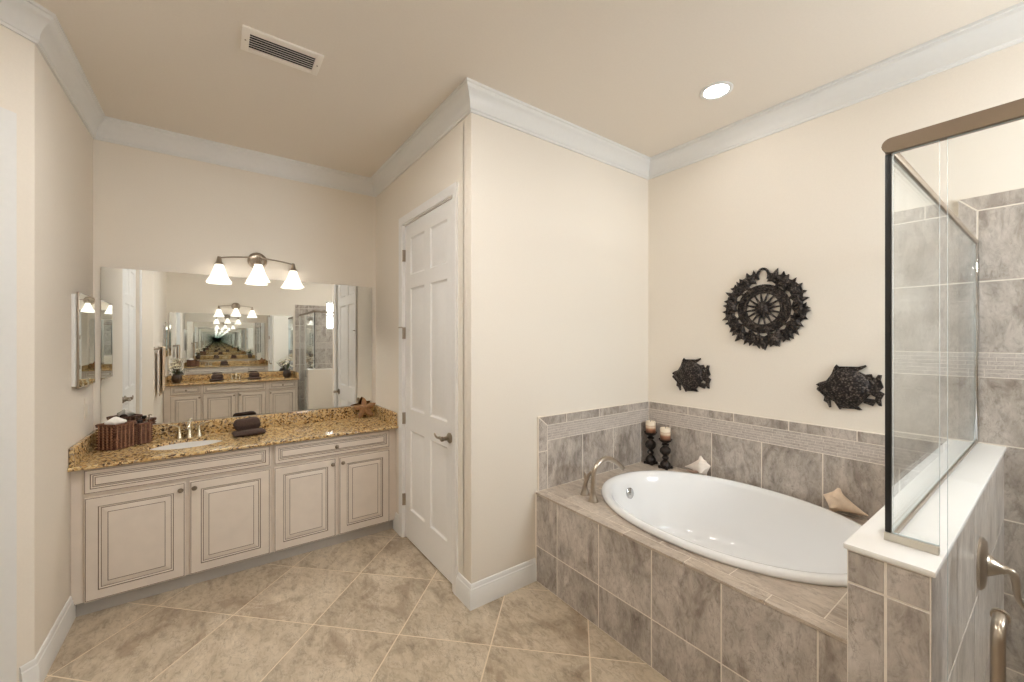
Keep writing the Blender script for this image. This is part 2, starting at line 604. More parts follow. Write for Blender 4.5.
# ---------------------------------------------------------------- room shell
mb = MB(); mb.box((XE - .2, YO - .15, -.06), (XF + .15, YV + .15, -.0012), 0)
us = []
pitch, u_0, v_0 = 0.493, 2.015, -0.915
s2 = math.sqrt(.5)
fplace = lambda a, b, d: (s2 * (a + b), s2 * (a - b), -.009 + d)
floor_poly_lim = (XE, XF, YO, YV)
for i in range(-7, 9):
    for j in range(-9, 8):
        a0, b0 = u_0 + i * pitch, v_0 + j * pitch
        cx_, cy_ = s2 * (2 * a0 + 2 * b0 + 2 * pitch) / 2, s2 * (2 * a0 - 2 * b0) / 2
        if cx_ < XE - .4 or cx_ > XF + .4 or cy_ < YO - .4 or cy_ > YV + .4:
            continue
        # clip each diagonal tile to the slab
        poly = [fplace(u, v, 0)[:2] for u, v in inset(rect(a0, a0 + pitch, b0, b0 + pitch), .0034)]
        for ax, sg, lim in ((0, 1, XE - .05), (0, -1, XF + .05), (1, 1, YO - .05), (1, -1, YV + .05)):
            q = []
            for k in range(len(poly)):
                p0, p1 = poly[k - 1], poly[k]
                i0, i1 = (p0[ax] - lim) * sg >= 0, (p1[ax] - lim) * sg >= 0
                if i0 != i1:
                    tt = (lim - p0[ax]) / (p1[ax] - p0[ax])
                    q.append((p0[0] + (p1[0] - p0[0]) * tt, p0[1] + (p1[1] - p0[1]) * tt))
                if i1:
                    q.append(p1)
            poly = q
            if not poly:
                break
        if len(poly) >= 3:
            try:
                mb.prism(poly, lambda u, v, d: (u, v, -.004 + d), 0, .004, 1, cham=.0006)
            except Exception:
                pass
struct(mb.build('floor', [M['floor_grout'], M['floor_tile']], smooth=0))

mb = MB(); mb.box((XE - .2, YO - .15, ZC), (XF + .15, YV + .15, ZC + .06))
struct(mb.build('ceiling', M['ceiling']))

mb = MB(); mb.box((XL - .12, YV, 0), (XD + .02, YV + .12, ZC)); struct(mb.build('wall_back', M['paint']))
mb = MB(); mb.box((XF, YO - .12, 0), (XF + .12, YC, ZC)); struct(mb.build('wall_right', M['paint']))
mb = MB(); mb.box((XD, YC, 0), (XF + .12, YC + .10, ZC), 0, .004); struct(mb.build('wall_closet', M['paint']))
DY0, DY1, DZ = 2.245, 3.065, 2.44          # closet door opening
mb = MB()
mb.box((XD, YC + .09, 0), (XD + .10, DY0 - .012, ZC)); mb.box((XD, DY1 + .012, 0), (XD + .10, YV + .05, ZC))
mb.box((XD, DY0 - .012, DZ + .012), (XD + .10, DY1 + .012, ZC))
struct(mb.build('wall_closet_door', M['paint']))
mb = MB(); mb.box((XD + .10, DY0 - .2, 0), (XD + .6, DY1 + .2, ZC)); struct(mb.build('wall_closet_inside', M['dark']))  # dark block, its colour stands for the unlit closet
LY = 2.69
mb = MB(); mb.box((XL - .12, LY, 0), (XL, YV + .1, ZC), 0, .003); struct(mb.build('wall_left', M['paint']))
mb = MB(); mb.prism([(XL, LY + .001), (XE, LY - .099), (XE - .12, LY - .099), (XE - .12, LY + .05), (XL - .05, LY + .05)], lambda u, v, d: (u, v, d), 0, ZC)
struct(mb.build('wall_left_angle', M['paint']))
EY0, EY1 = 0.85, 2.49                      # entry opening in the recess
mb = MB(); mb.box((XE - .12, EY1, 0), (XE, LY - .05, ZC)); mb.box((XE - .12, .45, 0), (XE, EY0, ZC)); mb.box((XE - .12, EY0, DZ), (XE, EY1, ZC))
struct(mb.build('wall_entry', M['paint']))
mb = MB(); mb.box((XE - .22, .40, -.01), (XE - .125, LY, ZC)); struct(mb.build('wall_entry_outside', M['dark']))  # unseen backing added to stop daylight leaking under the entry door
mb = MB(); mb.prism([(XL, .55), (XL - .03, .55), (XE - .12, .55), (XE - .12, .66), (XE, .65)], lambda u, v, d: (u, v, d), 0, ZC)
struct(mb.build('wall_near_angle', M['paint']))
mb = MB(); mb.box((XL - .12, YO - .1, 0), (XL, .552, ZC), 0, .003); struct(mb.build('wall_near_left', M['paint']))
WX0, WX1, WZ0, WZ1 = 1.77, 2.74, 1.75, 2.31
mb = MB()
mb.box((XL - .12, YO - .12, 0), (WX0, YO, ZC)); mb.box((WX1, YO - .12, 0), (XF + .12, YO, ZC))
mb.box((WX0, YO - .12, 0), (WX1, YO, WZ0)); mb.box((WX0, YO - .12, WZ1), (WX1, YO, ZC))
struct(mb.build('wall_front', M['paint']))

# window high in the shower
pd = bpy.data.lights.new('window_portal', 'AREA'); pd.shape = 'RECTANGLE'; pd.size = WX1 - WX0; pd.size_y = WZ1 - WZ0
pd.cycles.is_portal = True
po = bpy.data.objects.new('window_portal', pd); COL.objects.link(po)
po.location = ((WX0 + WX1) / 2, YO - .13, (WZ0 + WZ1) / 2); po.rotation_euler = (math.radians(90), 0, 0)
wroot = bpy.data.objects.new('window_1', None); COL.objects.link(wroot); struct(wroot); wroot['_base'] = (0, 0, 0)
mb = MB()
for a, b in (((WX0, YO - .09, WZ0), (WX0 + .035, YO - .04, WZ1)), ((WX1 - .035, YO - .09, WZ0), (WX1, YO - .04, WZ1)),
             ((WX0, YO - .09, WZ0), (WX1, YO - .04, WZ0 + .035)), ((WX0, YO - .09, WZ1 - .035), (WX1, YO - .04, WZ1)),
             ((WX0, YO - .085, (WZ0 + WZ1) / 2 - .012), (WX1, YO - .045, (WZ0 + WZ1) / 2 + .012))):
    mb.box(a, b, 0, .003)
mb.build('window_frame', M['trim'], wroot)
mb = MB(); mb.box((WX0 + .02, YO - .068, WZ0 + .02), (WX1 - .02, YO - .062, WZ1 - .02)); mb.build('window_glass', M['glass'], wroot)

# crown moulding
room = [(XF, YO), (XF, YC), (XD, YC), (XD, YV), (XL, YV), (XL, LY), (XE, LY - .1), (XE, .65), (XL, .55), (XL, YO)]
cp = [(0, 2.858), (.010, 2.858), (.012, 2.870), (.017, 2.873), (.018, 2.884)]
for k in range(9):
    a = PI / 2 * k / 8
    cp.append((.018 + .040 * (1 - math.cos(a)) , 2.884 + .082 * math.sin(a) * (0.55 + 0.45 * k / 8)))
cp += [(.060, 2.970), (.061, 2.984), (.068, 2.988), (.069, ZC), (0, ZC)]
mb = MB(); sweep(mb, room, cp, True); struct(mb.build('trim_1', M['trim'], smooth=30))

# baseboards
bp = [(0, 0), (.016, 0), (.016, .095), (.013, .103), (.013, .112), (.009, .118), (.009, .128), (.005, .140), (0, .142)]
def base(name, pts):
    mb = MB(); sweep(mb, pts, bp); struct(mb.build(name, M['trim'], smooth=30))
base('baseboard_closet', [(TF + .01, YC), (XD, YC), (XD, DY0 - .065)])
base('baseboard_closet_door', [(XD, DY1 + .065), (XD, 3.262)])
base('baseboard_left', [(XL, 3.262), (XL, LY), (XL - .035, LY - .035)])
base('baseboard_near_left', [(XL - .05, .60), (XL, .55), (XL, -.68)])

# ---------------------------------------------------------------- closet door
def door_slab(mb, place, w, h, panels, prof, thick=.035):
    us_ = sorted({0, w} | {r[0] for r in panels} | {r[1] for r in panels})
    vs_ = sorted({0, h} | {r[2] for r in panels} | {r[3] for r in panels})
    inside = lambda u, v: any(r[0] < u < r[1] and r[2] < v < r[3] for r in panels)
    for i in range(len(us_) - 1):
        for j in range(len(vs_) - 1):
            if not inside((us_[i] + us_[i + 1]) / 2, (vs_[j] + vs_[j + 1]) / 2):
                mb.add([place(u, v, 0) for u, v in rect(us_[i], us_[i + 1], vs_[j], vs_[j + 1])], [(0, 1, 2, 3)], 0)
    mb.add([place(u, v, d) for d in (0, -thick) for u, v in rect(0, w, 0, h)],
           [(4, 5, 6, 7), (0, 1, 5, 4), (1, 2, 6, 5), (2, 3, 7, 6), (3, 0, 4, 7)], 0)
    for u0, u1, v0, v1 in panels:
        rings = [(0, 0)] + prof
        vv = []
        for ins, d in rings:
            vv += [place(u, v, d) for u, v in rect(u0 + ins, u1 - ins, v0 + ins, v1 - ins)]
        fs = []
        for k in range(1, len(rings)):
            for i in range(4):
                j = (i + 1) % 4
                fs.append(((k - 1) * 4 + i, (k - 1) * 4 + j, k * 4 + j, k * 4 + i))
        o = (len(rings) - 1) * 4
        fs.append((o, o + 1, o + 2, o + 3))
        mb.add(vv, fs, 0)

PANEL = [(.003, -.002), (.010, -.008), (.016, -.010), (.022, -.010), (.048, -.003)]
def six_panels(w):
    s_, m_ = .105, .095
    pw = (w - 2 * s_ - m_) / 2
    out = []
    for u0 in (s_, s_ + pw + m_):
        out += [(u0, u0 + pw, .235, 0.845), (u0, u0 + pw, 1.005, 1.93), (u0, u0 + pw, 2.03, 2.315)]
    return out

def lever(mb_args, place):
    pass

door = bpy.data.objects.new('door_1', None); COL.objects.link(door); struct(door); door['_base'] = (0, 0, 0)
mb = MB()
dplace = pl((XD + .012, DY1, .012), (0, -1, 0), (0, 0, 1), (-1, 0, 0))
door_slab(mb, dplace, DY1 - DY0, DZ - .015, six_panels(DY1 - DY0), PANEL)
mb.build('door_leaf', M['door'], door, smooth=20)
cas = [(0, 0), (.014, 0), (.014, .0), (.017, .012), (.012, .02), (.012, .045), (.009, .056), (0, .058)]
def casing(name, pts_outer, place, parent, mat, w=.058, th=.017):
    """Mitred door casing as three moulded legs: pts_outer = (u0, u1, top)."""
    u0, u1, top = pts_outer
    mb = MB()
    prof = [(0.0, 0.0), (0.0, th * .6), (.006, th * .75), (.020, th * .8), (.034, th), (w, th), (w, 0.0)]
    path = [(u0, 0.0, -1, 0), (u0, top, -1, 1), (u1, top, 1, 1), (u1, 0.0, 1, 0)]
    cols = [[place(u + du * p, v + dv * p, d) for p, d in prof] for u, v, du, dv in path]
    k = len(prof)
    fs = []
    for i in range(3):
        for a in range(k):
            b = (a + 1) % k
            fs.append((i * k + a, (i + 1) * k + a, (i + 1) * k + b, i * k + b))
    fs += [tuple(range(k)), tuple(3 * k + a for a in range(k))]
    mb.add([v for c in cols for v in c], fs, 0)
    return mb.build(name, mat, parent, smooth=25)
wplace = pl((XD, DY1, 0), (0, -1, 0), (0, 0, 1), (-1, 0, 0))
casing('door_casing', (-.006, DY1 - DY0 + .006, DZ + .006), wplace, door, M['door'])
mb = MB()
mb.box((XD + .0, DY0 - .012, 0), (XD + .1, DY0 - .002, DZ + .01)); mb.box((XD, DY1 + .002, 0), (XD + .1, DY1 + .012, DZ + .01)); mb.box((XD, DY0 - .012, DZ), (XD + .1, DY1 + .012, DZ + .011))
mb.build('door_jamb', M['door'], door)
for z in (.30, .935, 1.60, 2.205):
    mb = MB()
    y = DY1 + .001
    for k in range(5):
        mb.lathe([(.0, 0), (.0075, 0), (.0075, .0175), (0, .0175)], (XD - .004, y, z - .045 + k * .018), n=10)
    mb.box((XD + .001, y - .012, z - .045), (XD + .013, y + .012, z + .045), 0)
    if z == 1.60:
        mb.tube([(XD - .004, y, z + .04), (XD - .012, y + .012, z + .046), (XD - .030, y + .030, z + .046)], .0045, 8)
    mb.build('hinge', M['nickel'], door)
def lever_handle(c, out, along, parent, mat, name='door_handle'):
    """Round rose with a wavy lever: out = away from the door, along = lever direction."""
    c, out, along = Vector(c), Vector(out), Vector(along)
    up = Vector((0, 0, 1))
    mb = MB()
    mb.lathe([(0, 0), (.033, 0), (.033, .006), (.026, .013), (.014, .018), (.012, .045), (.016, .05), (.016, .06), (.010, .066), (0, .067)], c, out, 24)
    p = [c + out * .055, c + out * .057 + along * .03 + up * .004, c + out * .058 + along * .06 - up * .003, c + out * .055 + along * .095 + up * .002, c + out * .050 + along * .118 + up * .014]
    mb.tube(p, [.012, .010, .0075, .0065, .006], 10, 0, 2)
    return mb.build(name, mat, parent)
lever_handle((XD + .012, 2.312, .925), (-1, 0, 0), (0, 1, 0), door, M['dark_nickel'])

# entry door in the left recess (seen in the mirror) and its casing at the left edge of the photo
edoor = bpy.data.objects.new('door_2', None); COL.objects.link(edoor); struct(edoor); edoor['_base'] = (0, 0, 0)
half = (EY1 - EY0) / 2
for k in range(2):
    mb = MB()
    door_slab(mb, pl((XE - .03, EY0 + k * half + .002, .012), (0, 1, 0), (0, 0, 1), (1, 0, 0)), half - .004, DZ - .015, six_panels(half - .004), PANEL)
    mb.build('door_leaf', M['trim'], edoor, smooth=20)
casing('door_casing', (-.006, EY1 - EY0 + .006, DZ + .006), pl((XE, EY0, 0), (0, 1, 0), (0, 0, 1), (1, 0, 0)), edoor, M['trim'])
lever_handle((XE - .03, EY0 + half - .06, .925), (1, 0, 0), (0, -1, 0), edoor, M['dark_nickel'])
lever_handle((XE - .03, EY0 + half + .06, .925), (1, 0, 0), (0, 1, 0), edoor, M['dark_nickel'])
# casing board standing on the angled return
mb = MB()
t0, t1 = .047, .098
mb.prism([(XL - t0, LY - t0), (XL - t1, LY - t1), (XL - t1 + .012, LY - t1 - .012), (XL - t0 + .010, LY - t0 - .010)], lambda u, v, d: (u, v, d), 0, DZ + .07)
struct(mb.build('trim_2', M['trim']))

# ---------------------------------------------------------------- vanities
FRONT = [(.0, -.003, 0), (.003, 0, 0), (.0045, 0, 0), (.0075, -.001, 1), (.055, 0, 0), (.0585, -.005, 1), (.066, -.007, 0), (.069, -.007, 1), (.072, -.006, 0), (.094, -.001, 0), (.097, -.001, 1), (.0975, -.0005, 0)]
DRAW = [(.0, -.003, 0), (.003, 0, 0), (.0045, 0, 0), (.0075, -.001, 1), (.026, 0, 0), (.0295, -.004, 1), (.036, -.005, 0), (.039, -.005, 1), (.046, -.001, 0), (.049, -.001, 1), (.0495, -.0005, 0)]

def knob(parent, p, out):
    mb = MB()
    mb.lathe([(0, 0), (.008, 0), (.006, .004), (.005, .012), (.013, .016), (.0145, .021), (.012, .027), (0, .030)], p, out, 18)
    return mb.build('knob', M['dark_nickel'], parent)

def cabinet_unit(label, x0, x1, y, fronts, group=None, left_pad=0.0, right_pad=0.0, depth=.535):
    """fronts: list of (kind, u0, u1, v0, v1, knob position or None) in world x, z; cabinet front faces -Y at y."""
    root = thing('vanity_cabinet', label, 'cabinet', ((x0 + x1) / 2, y + .25, 0), group)
    mb = MB()
    L_, R_, B_ = x0 - left_pad, x1 + right_pad, y + depth
    c0, c1 = (fronts[1][2] + fronts[-1][1]) / 2 - .03, (fronts[1][2] + fronts[-1][1]) / 2 + .03
    mb.box((L_, y + .019, .086), (x0 + .030, B_, .832)); mb.box((x1 - .030, y + .019, .086), (R_, B_, .832))
    a_, b_ = x0 + .0302, x1 - .0302
    mb.box((a_, y + .019, .086), (b_, B_ - .013, .105)); mb.box((a_, B_ - .012, .086), (b_, B_, .832))
    mb.box((a_, y + .019, .800), (b_, y + .034, .832)); mb.box((a_, y + .019, .650), (b_, y + .034, .710))
    if len(fronts) > 2:
        mb.box((c0, y + .019, .1052), (c1, y + .034, .6498))
    mb.build('carcass', M['cab'], root)
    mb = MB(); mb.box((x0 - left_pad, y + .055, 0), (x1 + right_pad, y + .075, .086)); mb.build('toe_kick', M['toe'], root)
    place = pl((0, y, 0), (1, 0, 0), (0, 0, 1), (0, -1, 0))
    for kind, u0, u1, v0, v1, kn in fronts:
        mb = MB()
        relief(mb, place, (u0, u1, v0, v1), FRONT if kind == 'door' else DRAW, -.0185)
        f = mb.build(kind, [M['cab'], M['glaze']], root, smooth=0)
        if kn:
            knob(f, (kn[0], y, kn[1]), (0, -1, 0))
    return root

VF = 3.210
cabinet_unit('wide cream glazed sink cabinet with long plain drawer front, beside the left wall', -.600, .312, VF,
             [('drawer_front', -.591, .302, .688, .825, None), ('door', -.588, -.150, .088, .668, (-.172, .628)), ('door', -.129, .302, .088, .668, (-.105, .628))],
             'cream vanity cabinets', left_pad=.043)
cabinet_unit('narrower cream glazed cabinet with knobbed drawer over two doors, beside the closet door', .313, 1.140, VF,
             [('drawer', .325, 1.130, .688, .825, (.728, .755)), ('door', .325, .724, .088, .668, (.700, .628)), ('door', .747, 1.130, .088, .668, (.771, .628))],
             'cream vanity cabinets', right_pad=.046)

def countertop(label, x0, x1, yf, yb, side_l, side_r, sink_c, flip=False):
    """Granite slab with a sink cut-out, back splash and side splashes; flip puts the wall at the low-y side."""
    root = thing('granite_countertop', label, 'countertop', ((x0 + x1) / 2, (yf + yb) / 2, .834))
    mb = MB()
    n = 40
    sx, sy, ra, rb = sink_c[0], sink_c[1], .205, .150
    hole = [(sx + ra * math.cos(2 * PI * k / n), sy + rb * math.sin(2 * PI * k / n)) for k in range(n)]
    ya, yz = min(yf, yb), max(yf, yb)
    mb.prism(rect(x0, x1, ya, yz), lambda u, v, d: (u, v, d), .834, .856, 0, holes=[hole])
    e = 1 if yf < yb else -1
    mb.tube([(x0 + .001, yf + .002 * e, .845), (x1 - .001, yf + .002 * e, .845)], .011, 12)
    mb.build('slab', M['granite'], root, smooth=30)
    mb = MB(); mb.box((x0, yb - .02 * e, .856), (x1, yb, .957), 0, .002); mb.build('backsplash', M['granite'], root)
    if side_l:
        mb = MB(); mb.box((x0, yf + .015 * e, .856), (x0 + .02, yb - .02 * e, .957), 0, .002); mb.build('side_splash', M['granite'], root)
    if side_r:
        mb = MB(); mb.box((x1 - .02, yf + .015 * e, .856), (x1, yb - .02 * e, .957), 0, .002); mb.build('side_splash', M['granite'], root)
    return root

def basin(label, sx, sy):
    root = thing('sink_basin', label, 'sink', (sx, sy, .70))
    mb = MB()
    pr = [(1.06, .834), (1.0, .834), (.97, .80), (.90, .75), (.74, .715), (.4, .702), (.0, .70)]
    mb.lathe([(.205 * r, z) for r, z in pr], (sx, sy, 0), n=40, sy=.150 / .205)
    mb.build('bowl', M['porcelain'], root)
    mb = MB(); mb.lathe([(0, .701), (.022, .701), (.022, .706), (0, .706)], (sx, sy, 0), n=20); mb.build('drain', M['chrome'], root)
    return root

def sink_faucet(label, x, y, e):
    """Centre spout between two lever handles; e = direction of the user."""
    root = thing('sink_faucet', label, 'faucet', (x, y, .8565))
    z = .8565
    mb = MB()
    mb.lathe([(0, 0), (.024, 0), (.022, .010), (.015, .03), (.012, .07), (.010, .085), (0, .086)], (x, y, z), n=20)
    mb.tube([(x, y, z + .06), (x, y, z + .095), (x, y + .02 * e, z + .108), (x, y + .07 * e, z + .100), (x, y + .10 * e, z + .078)], [.012, .011, .010, .010, .011], 12, 0, 2)
    mb.build('spout', M['champagne'], root)
    for s_ in (-1, 1):
        mb = MB()
        hx = x + s_ * .055
        mb.lathe([(0, 0), (.021, 0), (.019, .010), (.012, .035), (.009, .060), (.008, .075), (0, .077)], (hx, y, z), n=20)
        mb.tube([(hx, y, z + .07), (hx + s_ * .015, y, z + .085), (hx + s_ * .06, y, z + .098)], [.008, .007, .006], 10, 0, 1)
        mb.build('handle', M['champagne'], root)
    return root

countertop('gold speckled granite countertop with white sink, under the wide wall mirror', XL + .002, XD - .003, 3.180, YV - .001, True, True, (-.150, 3.475))
basin('white oval undermount sink set in the near granite countertop', -.150, 3.475)
sink_faucet('champagne metal widespread faucet behind the white oval sink', -.150, 3.690, -1)

# ---------------------------------------------------------------- wall mirrors
mroot = thing('wall_mirror', 'wide frameless wall mirror above the near granite vanity', 'mirror', (.27, YV - .006, .965))
mb = MB(); mb.box((-.607, YV - .010, .963), (1.152, YV - .004, 2.026)); g = mb.build('mirror_glass', M['mirror'], mroot, smooth=0)
mroot.rotation_euler = (math.radians(.0), 0, 0)
oroot = thing('wall_mirror', 'second frameless wall mirror, opposite wall, seen only reflected above the far counter', 'mirror', (.29, YO + .006, .965))
mb = MB(); mb.box((-.612, YO + .004, .963), (1.185, YO + .010, 1.995)); mb.build('mirror_glass', M['mirror'], oroot, smooth=0)

# ---------------------------------------------------------------- vanity lamps
def vanity_lamp(label, xc, yw, e, zl=0.0):
    """Three-shade bath bar on the wall plane y = yw, e = direction away from the wall."""
    root = thing('vanity_light', label, 'light fixture', (xc, yw, 2.165))
    P = lambda x, y, z: (xc + x, yw + y * e, z + zl)
    mb = MB()
    mb.lathe([(0, 0), (.066, 0), (.066, .006), (.060, .014), (.048, .020), (.044, .018), (.030, .020), (.018, .030), (0, .032)], P(0, 0.001, 2.165), (0, e, 0), 32)
    mb.build('backplate', M['nickel'], root)
    mb = MB()
    arc = []
    for k in range(13):
        t = -1 + 2 * k / 12
        arc.append(P(.243 * t, .055 + .05 * (1 - t * t), 2.172 - .018 * t * t))
    mb.tube(arc, .0055, 10)
    mb.tube([P(0, .02, 2.165), P(0, .105, 2.172)], .009, 10)
    mb.build('arm', M['nickel'], root)
    for t in (-1, 0, 1):
        x, y = .243 * t, .055 + .05 * (1 - t * t)
        top = 2.172 - .018 * t * t
        mb = MB()
        mb.lathe([(0, .010), (.010, .010), (.014, -.006), (.018, -.030), (.030, -.046), (.034, -.050), (.0, -.050)], P(x, y, top), n=20)
        mb.build('socket_cup', M['nickel'], root)
        mb = MB()
        zt = top - .046
        pr = [(.024, 0), (.031, -.022), (.040, -.055), (.054, -.090), (.069, -.118), (.078, -.134)]
        inner = [(r - .004, z) for r, z in reversed(pr)]
        mb.lathe([(r, z) for r, z in pr + inner], P(x, y, zt), n=36, wave=lambda a, k: 1 + .035 * math.cos(6 * a) * min(1, 2 * min(k, 1 - k)) )
        sh = mb.build('lamp_shade', M['shade'], root)
        mb = MB(); mb.lathe([(0, -.020), (.012, -.024), (.013, -.040), (.022, -.062), (.024, -.076), (.018, -.092), (0, -.099)], P(x, y, zt), n=18)
        mb.build('bulb', M['bulb'], sh)
    return root
vanity_lamp('three-shade nickel vanity light on the wall over the wide mirror', .265, YV, -1)
vanity_lamp('matching three-shade vanity light over the opposite counter, seen in the mirror', .29, YO, 1, -.03)

# ---------------------------------------------------------------- opposite vanity (seen in the mirror)
OF = -.655
def turned(root, y_axis):
    """Half turn about a vertical axis through (0, y_axis)."""
    root.location = (-root.location.x, 2 * y_axis - root.location.y, root.location.z)
    root.rotation_euler.z += PI
    return root
# built facing -Y at y = 0 with x mirrored, then turned to face +Y
def opp_unit(label, x0, x1, fronts, lp=0, rp=0):
    r = cabinet_unit(label, -x1, -x0, 0.0, [(k, -u1, -u0, v0, v1, (-kn[0], kn[1]) if kn else None) for k, u0, u1, v0, v1, kn in fronts], 'opposite vanity cabinets', left_pad=rp, right_pad=lp)
    return turned(r, OF / 2)
opp_unit('opposite cream drawer cabinet beside the hanging towel, seen in the mirror', -.575, -.172,
         [('drawer', -.562, -.182, .688, .825, (-.37, .755)), ('door', -.562, -.182, .088, .668, (-.205, .628))], lp=.065)
opp_unit('opposite cream sink cabinet in the middle of three, seen in the mirror', -.171, .722,
         [('drawer_front', -.160, .70, .688, .825, None), ('door', -.160, .272, .088, .668, (.248, .628)), ('door', .308, .70, .088, .668, (.332, .628))])
opp_unit('opposite cream drawer cabinet beside the tiled shower end, seen in the mirror', .723, 1.180,
         [('drawer', .745, 1.165, .688, .825, (.955, .755)), ('door', .745, 1.165, .088, .668, (.77, .628))], rp=.012)
countertop('opposite granite countertop seen only as a reflection in the wide mirror', XL + .002, 1.205, OF + .03, YO + .001, True, True, (.29, -.93))
basin('white oval sink in the opposite granite countertop', .29, -.93)
sink_faucet('champagne metal faucet of the opposite counter, seen in the mirror', .29, YO + .06, 1)

# ---------------------------------------------------------------- pivot mirrors on the side walls
def pivot_mirror(label, y0, y1, z0, z1, xw):
    root = thing('framed_mirror', label, 'mirror', (xw, (y0 + y1) / 2, (z0 + z1) / 2))
    x = xw + .024
    mb = MB(); mb.box((x - .004, y0 + .005, z0 + .005), (x + .001, y1 - .005, z1 - .005)); mb.build('mirror_glass', M['mirror'], root, smooth=0)
    mb = MB()
    for a, b in (((y0, z0), (y0 + .006, z1)), ((y1 - .006, z0), (y1, z1)), ((y0, z0), (y1, z0 + .006)), ((y0, z1 - .006), (y1, z1))):
        mb.box((x - .008, a[0], a[1]), (x + .002, b[0], b[1]), 0, .001)
    mb.build('frame', M['nickel'], root)
    mb = MB(); mb.box((xw, y0 - .022, z0 + .015), (x - .009, y1 - .01, z1 - .012), 0, .002); mb.build('back_box', M['trim'], root)
    return root
pivot_mirror('narrow nickel-framed mirror on the left wall above the baskets', 3.277, 3.660, 1.272, 1.817, XL)
pivot_mirror('second nickel-framed mirror, above the hanging taupe towel, seen reflected', -1.08, -.70, 1.272, 1.817, XL)

# switch plate
r = thing('light_switch', 'ivory light switch plate on the left wall under the framed mirror', 'light switch', (XL, 3.57, 1.125))
mb = MB(); mb.box((XL, 3.530, 1.060), (XL + .006, 3.606, 1.190), 0, .002); mb.build('wall_plate', M['plate'], r)
mb = MB(); mb.box((XL + .005, 3.550, 1.092), (XL + .010, 3.586, 1.158), 0, .002); mb.build('rocker', M['plate'], r)

# ---------------------------------------------------------------- things on the near counter
CT = .8565
def wicker_basket(label, c, ax, w, d, h, nst):
    root = thing('wicker_basket', label, 'basket', (c[0], c[1], CT), 'dark wicker baskets')
    ca, sa = math.cos(ax), math.sin(ax)
    W = lambda x, y, z: (c[0] + ca * x - sa * y, c[1] + sa * x + ca * y, CT + z)
    mb = MB()
    t = .010
    for a, b in (((-w / 2, -d / 2), (w / 2, -d / 2 + t)), ((-w / 2, d / 2 - t), (w / 2, d / 2)), ((-w / 2, -d / 2), (-w / 2 + t, d / 2)), ((w / 2 - t, -d / 2), (w / 2, d / 2))):
        mb.box((a[0], a[1], 0), (b[0], b[1], h), 0, .002, 1, W)
    mb.box((-w / 2 + .003, -d / 2 + .003, 0), (w / 2 - .003, d / 2 - .003, .008), 0, 0, 1, W)
    for k in range(9):
        z = .010 + (h - .02) * k / 8
        q = .0035
        mb.tube([W(-w / 2 - q, -d / 2 - q, z), W(w / 2 + q, -d / 2 - q, z), W(w / 2 + q, d / 2 + q, z), W(-w / 2 - q, d / 2 + q, z), W(-w / 2 - q, -d / 2 - q, z)], .0042, 6)
    mb.build('woven_body', M['wicker'], root)
    mb = MB()
    for k in range(nst):
        x = -w / 2 + w * (k + .5) / nst
        for y in (-d / 2 - .004, d / 2 + .004):
            mb.tube([W(x, y, .004), W(x, y, h)], .0052, 6)
    m = max(2, int(nst * d / w))
    for k in range(m):
        y = -d / 2 + d * (k + .5) / m
        for x in (-w / 2 - .004, w / 2 + .004):
            mb.tube([W(x, y, .004), W(x, y, h)], .0052, 6)
    mb.build('stakes', M['wicker_light'], root)
    mb = MB()
    q = .002
    mb.tube([W(-w / 2 - q, -d / 2 - q, h), W(w / 2 + q, -d / 2 - q, h), W(w / 2 + q, d / 2 + q, h), W(-w / 2 - q, d / 2 + q, h), W(-w / 2 - q, -d / 2 - q, h)], .008, 8)
    mb.build('rim', M['wicker'], root)
    return root, W
bk, W = wicker_basket('larger dark wicker basket with a white tissue, on the counter by the left wall', (-.512, 3.590), .855, .124, .116, .155, 5)
def crumple(name, label, cat, c, r, h, mat, seed):
    rnd = random.Random(seed)
    mb = MB()
    ph = [rnd.uniform(0, 6.28) for _ in range(4)]
    pr = [(r * .45, 0), (r * .5, h * .5), (r * .55, h * .78), (r, h * .86), (r * .95, h * .92), (r * .5, h), (r * .15, h * 1.06), (0, h * 1.065)]
    mb.lathe(pr, c, n=22, wave=lambda a, k: 1 + .22 * math.sin(3 * a + ph[0] + 2 * k) + .16 * math.sin(5 * a + ph[1] - 3 * k) + .1 * math.sin(8 * a + ph[2]))
    o = mb.build(name, mat, smooth=60)
    return tag(o, label, cat)
p = W(-.016, -.012, .012)
crumple('tissue', 'crumpled white tissue puffing out of the larger wicker basket', 'tissue', p, .040, .180, M['tissue'], 3)
p = W(.026, .024, .008)
mb = MB(); mb.box((p[0] - .022, p[1] - .020, p[2] + .001), (p[0] + .022, p[1] + .020, p[2] + .168), 0, .018, 3)
tag(mb.build('washcloth', M['towel']), 'brown folded cloth standing in the larger wicker basket', 'cloth')
bk2, W2 = wicker_basket('smaller dark wicker basket of toiletries, just right of the tissue basket', (-.392, 3.652), .55, .072, .050, .132, 3)
r = thing('soap_dispenser', 'small clear pump bottle standing in the smaller wicker basket', 'bottle', W2(.017, .0, .008))
b0 = W2(.017, .0, .009)
mb = MB(); mb.lathe([(0, 0), (.012, 0), (.013, .01), (.013, .100), (.012, .110), (.009, .112), (.009, .120), (0, .121)], b0, n=20); mb.build('body', M['bottle'], r)
mb = MB(); mb.lathe([(0, .119), (.011, .119), (.011, .130), (.004, .132), (.004, .155), (0, .156)], b0, n=14)
mb.tube([(b0[0], b0[1], b0[2] + .152), (b0[0] + .006, b0[1] - .014, b0[2] + .153), (b0[0] + .010, b0[1] - .028, b0[2] + .147)], .0045, 8); mb.build('pump', M['dark_nickel'], r)
r = thing('toiletry_jar', 'short pale jar with dark lid in the smaller wicker basket', 'jar', W2(-.016, .0, .008))
b0 = W2(-.016, .0, .009)
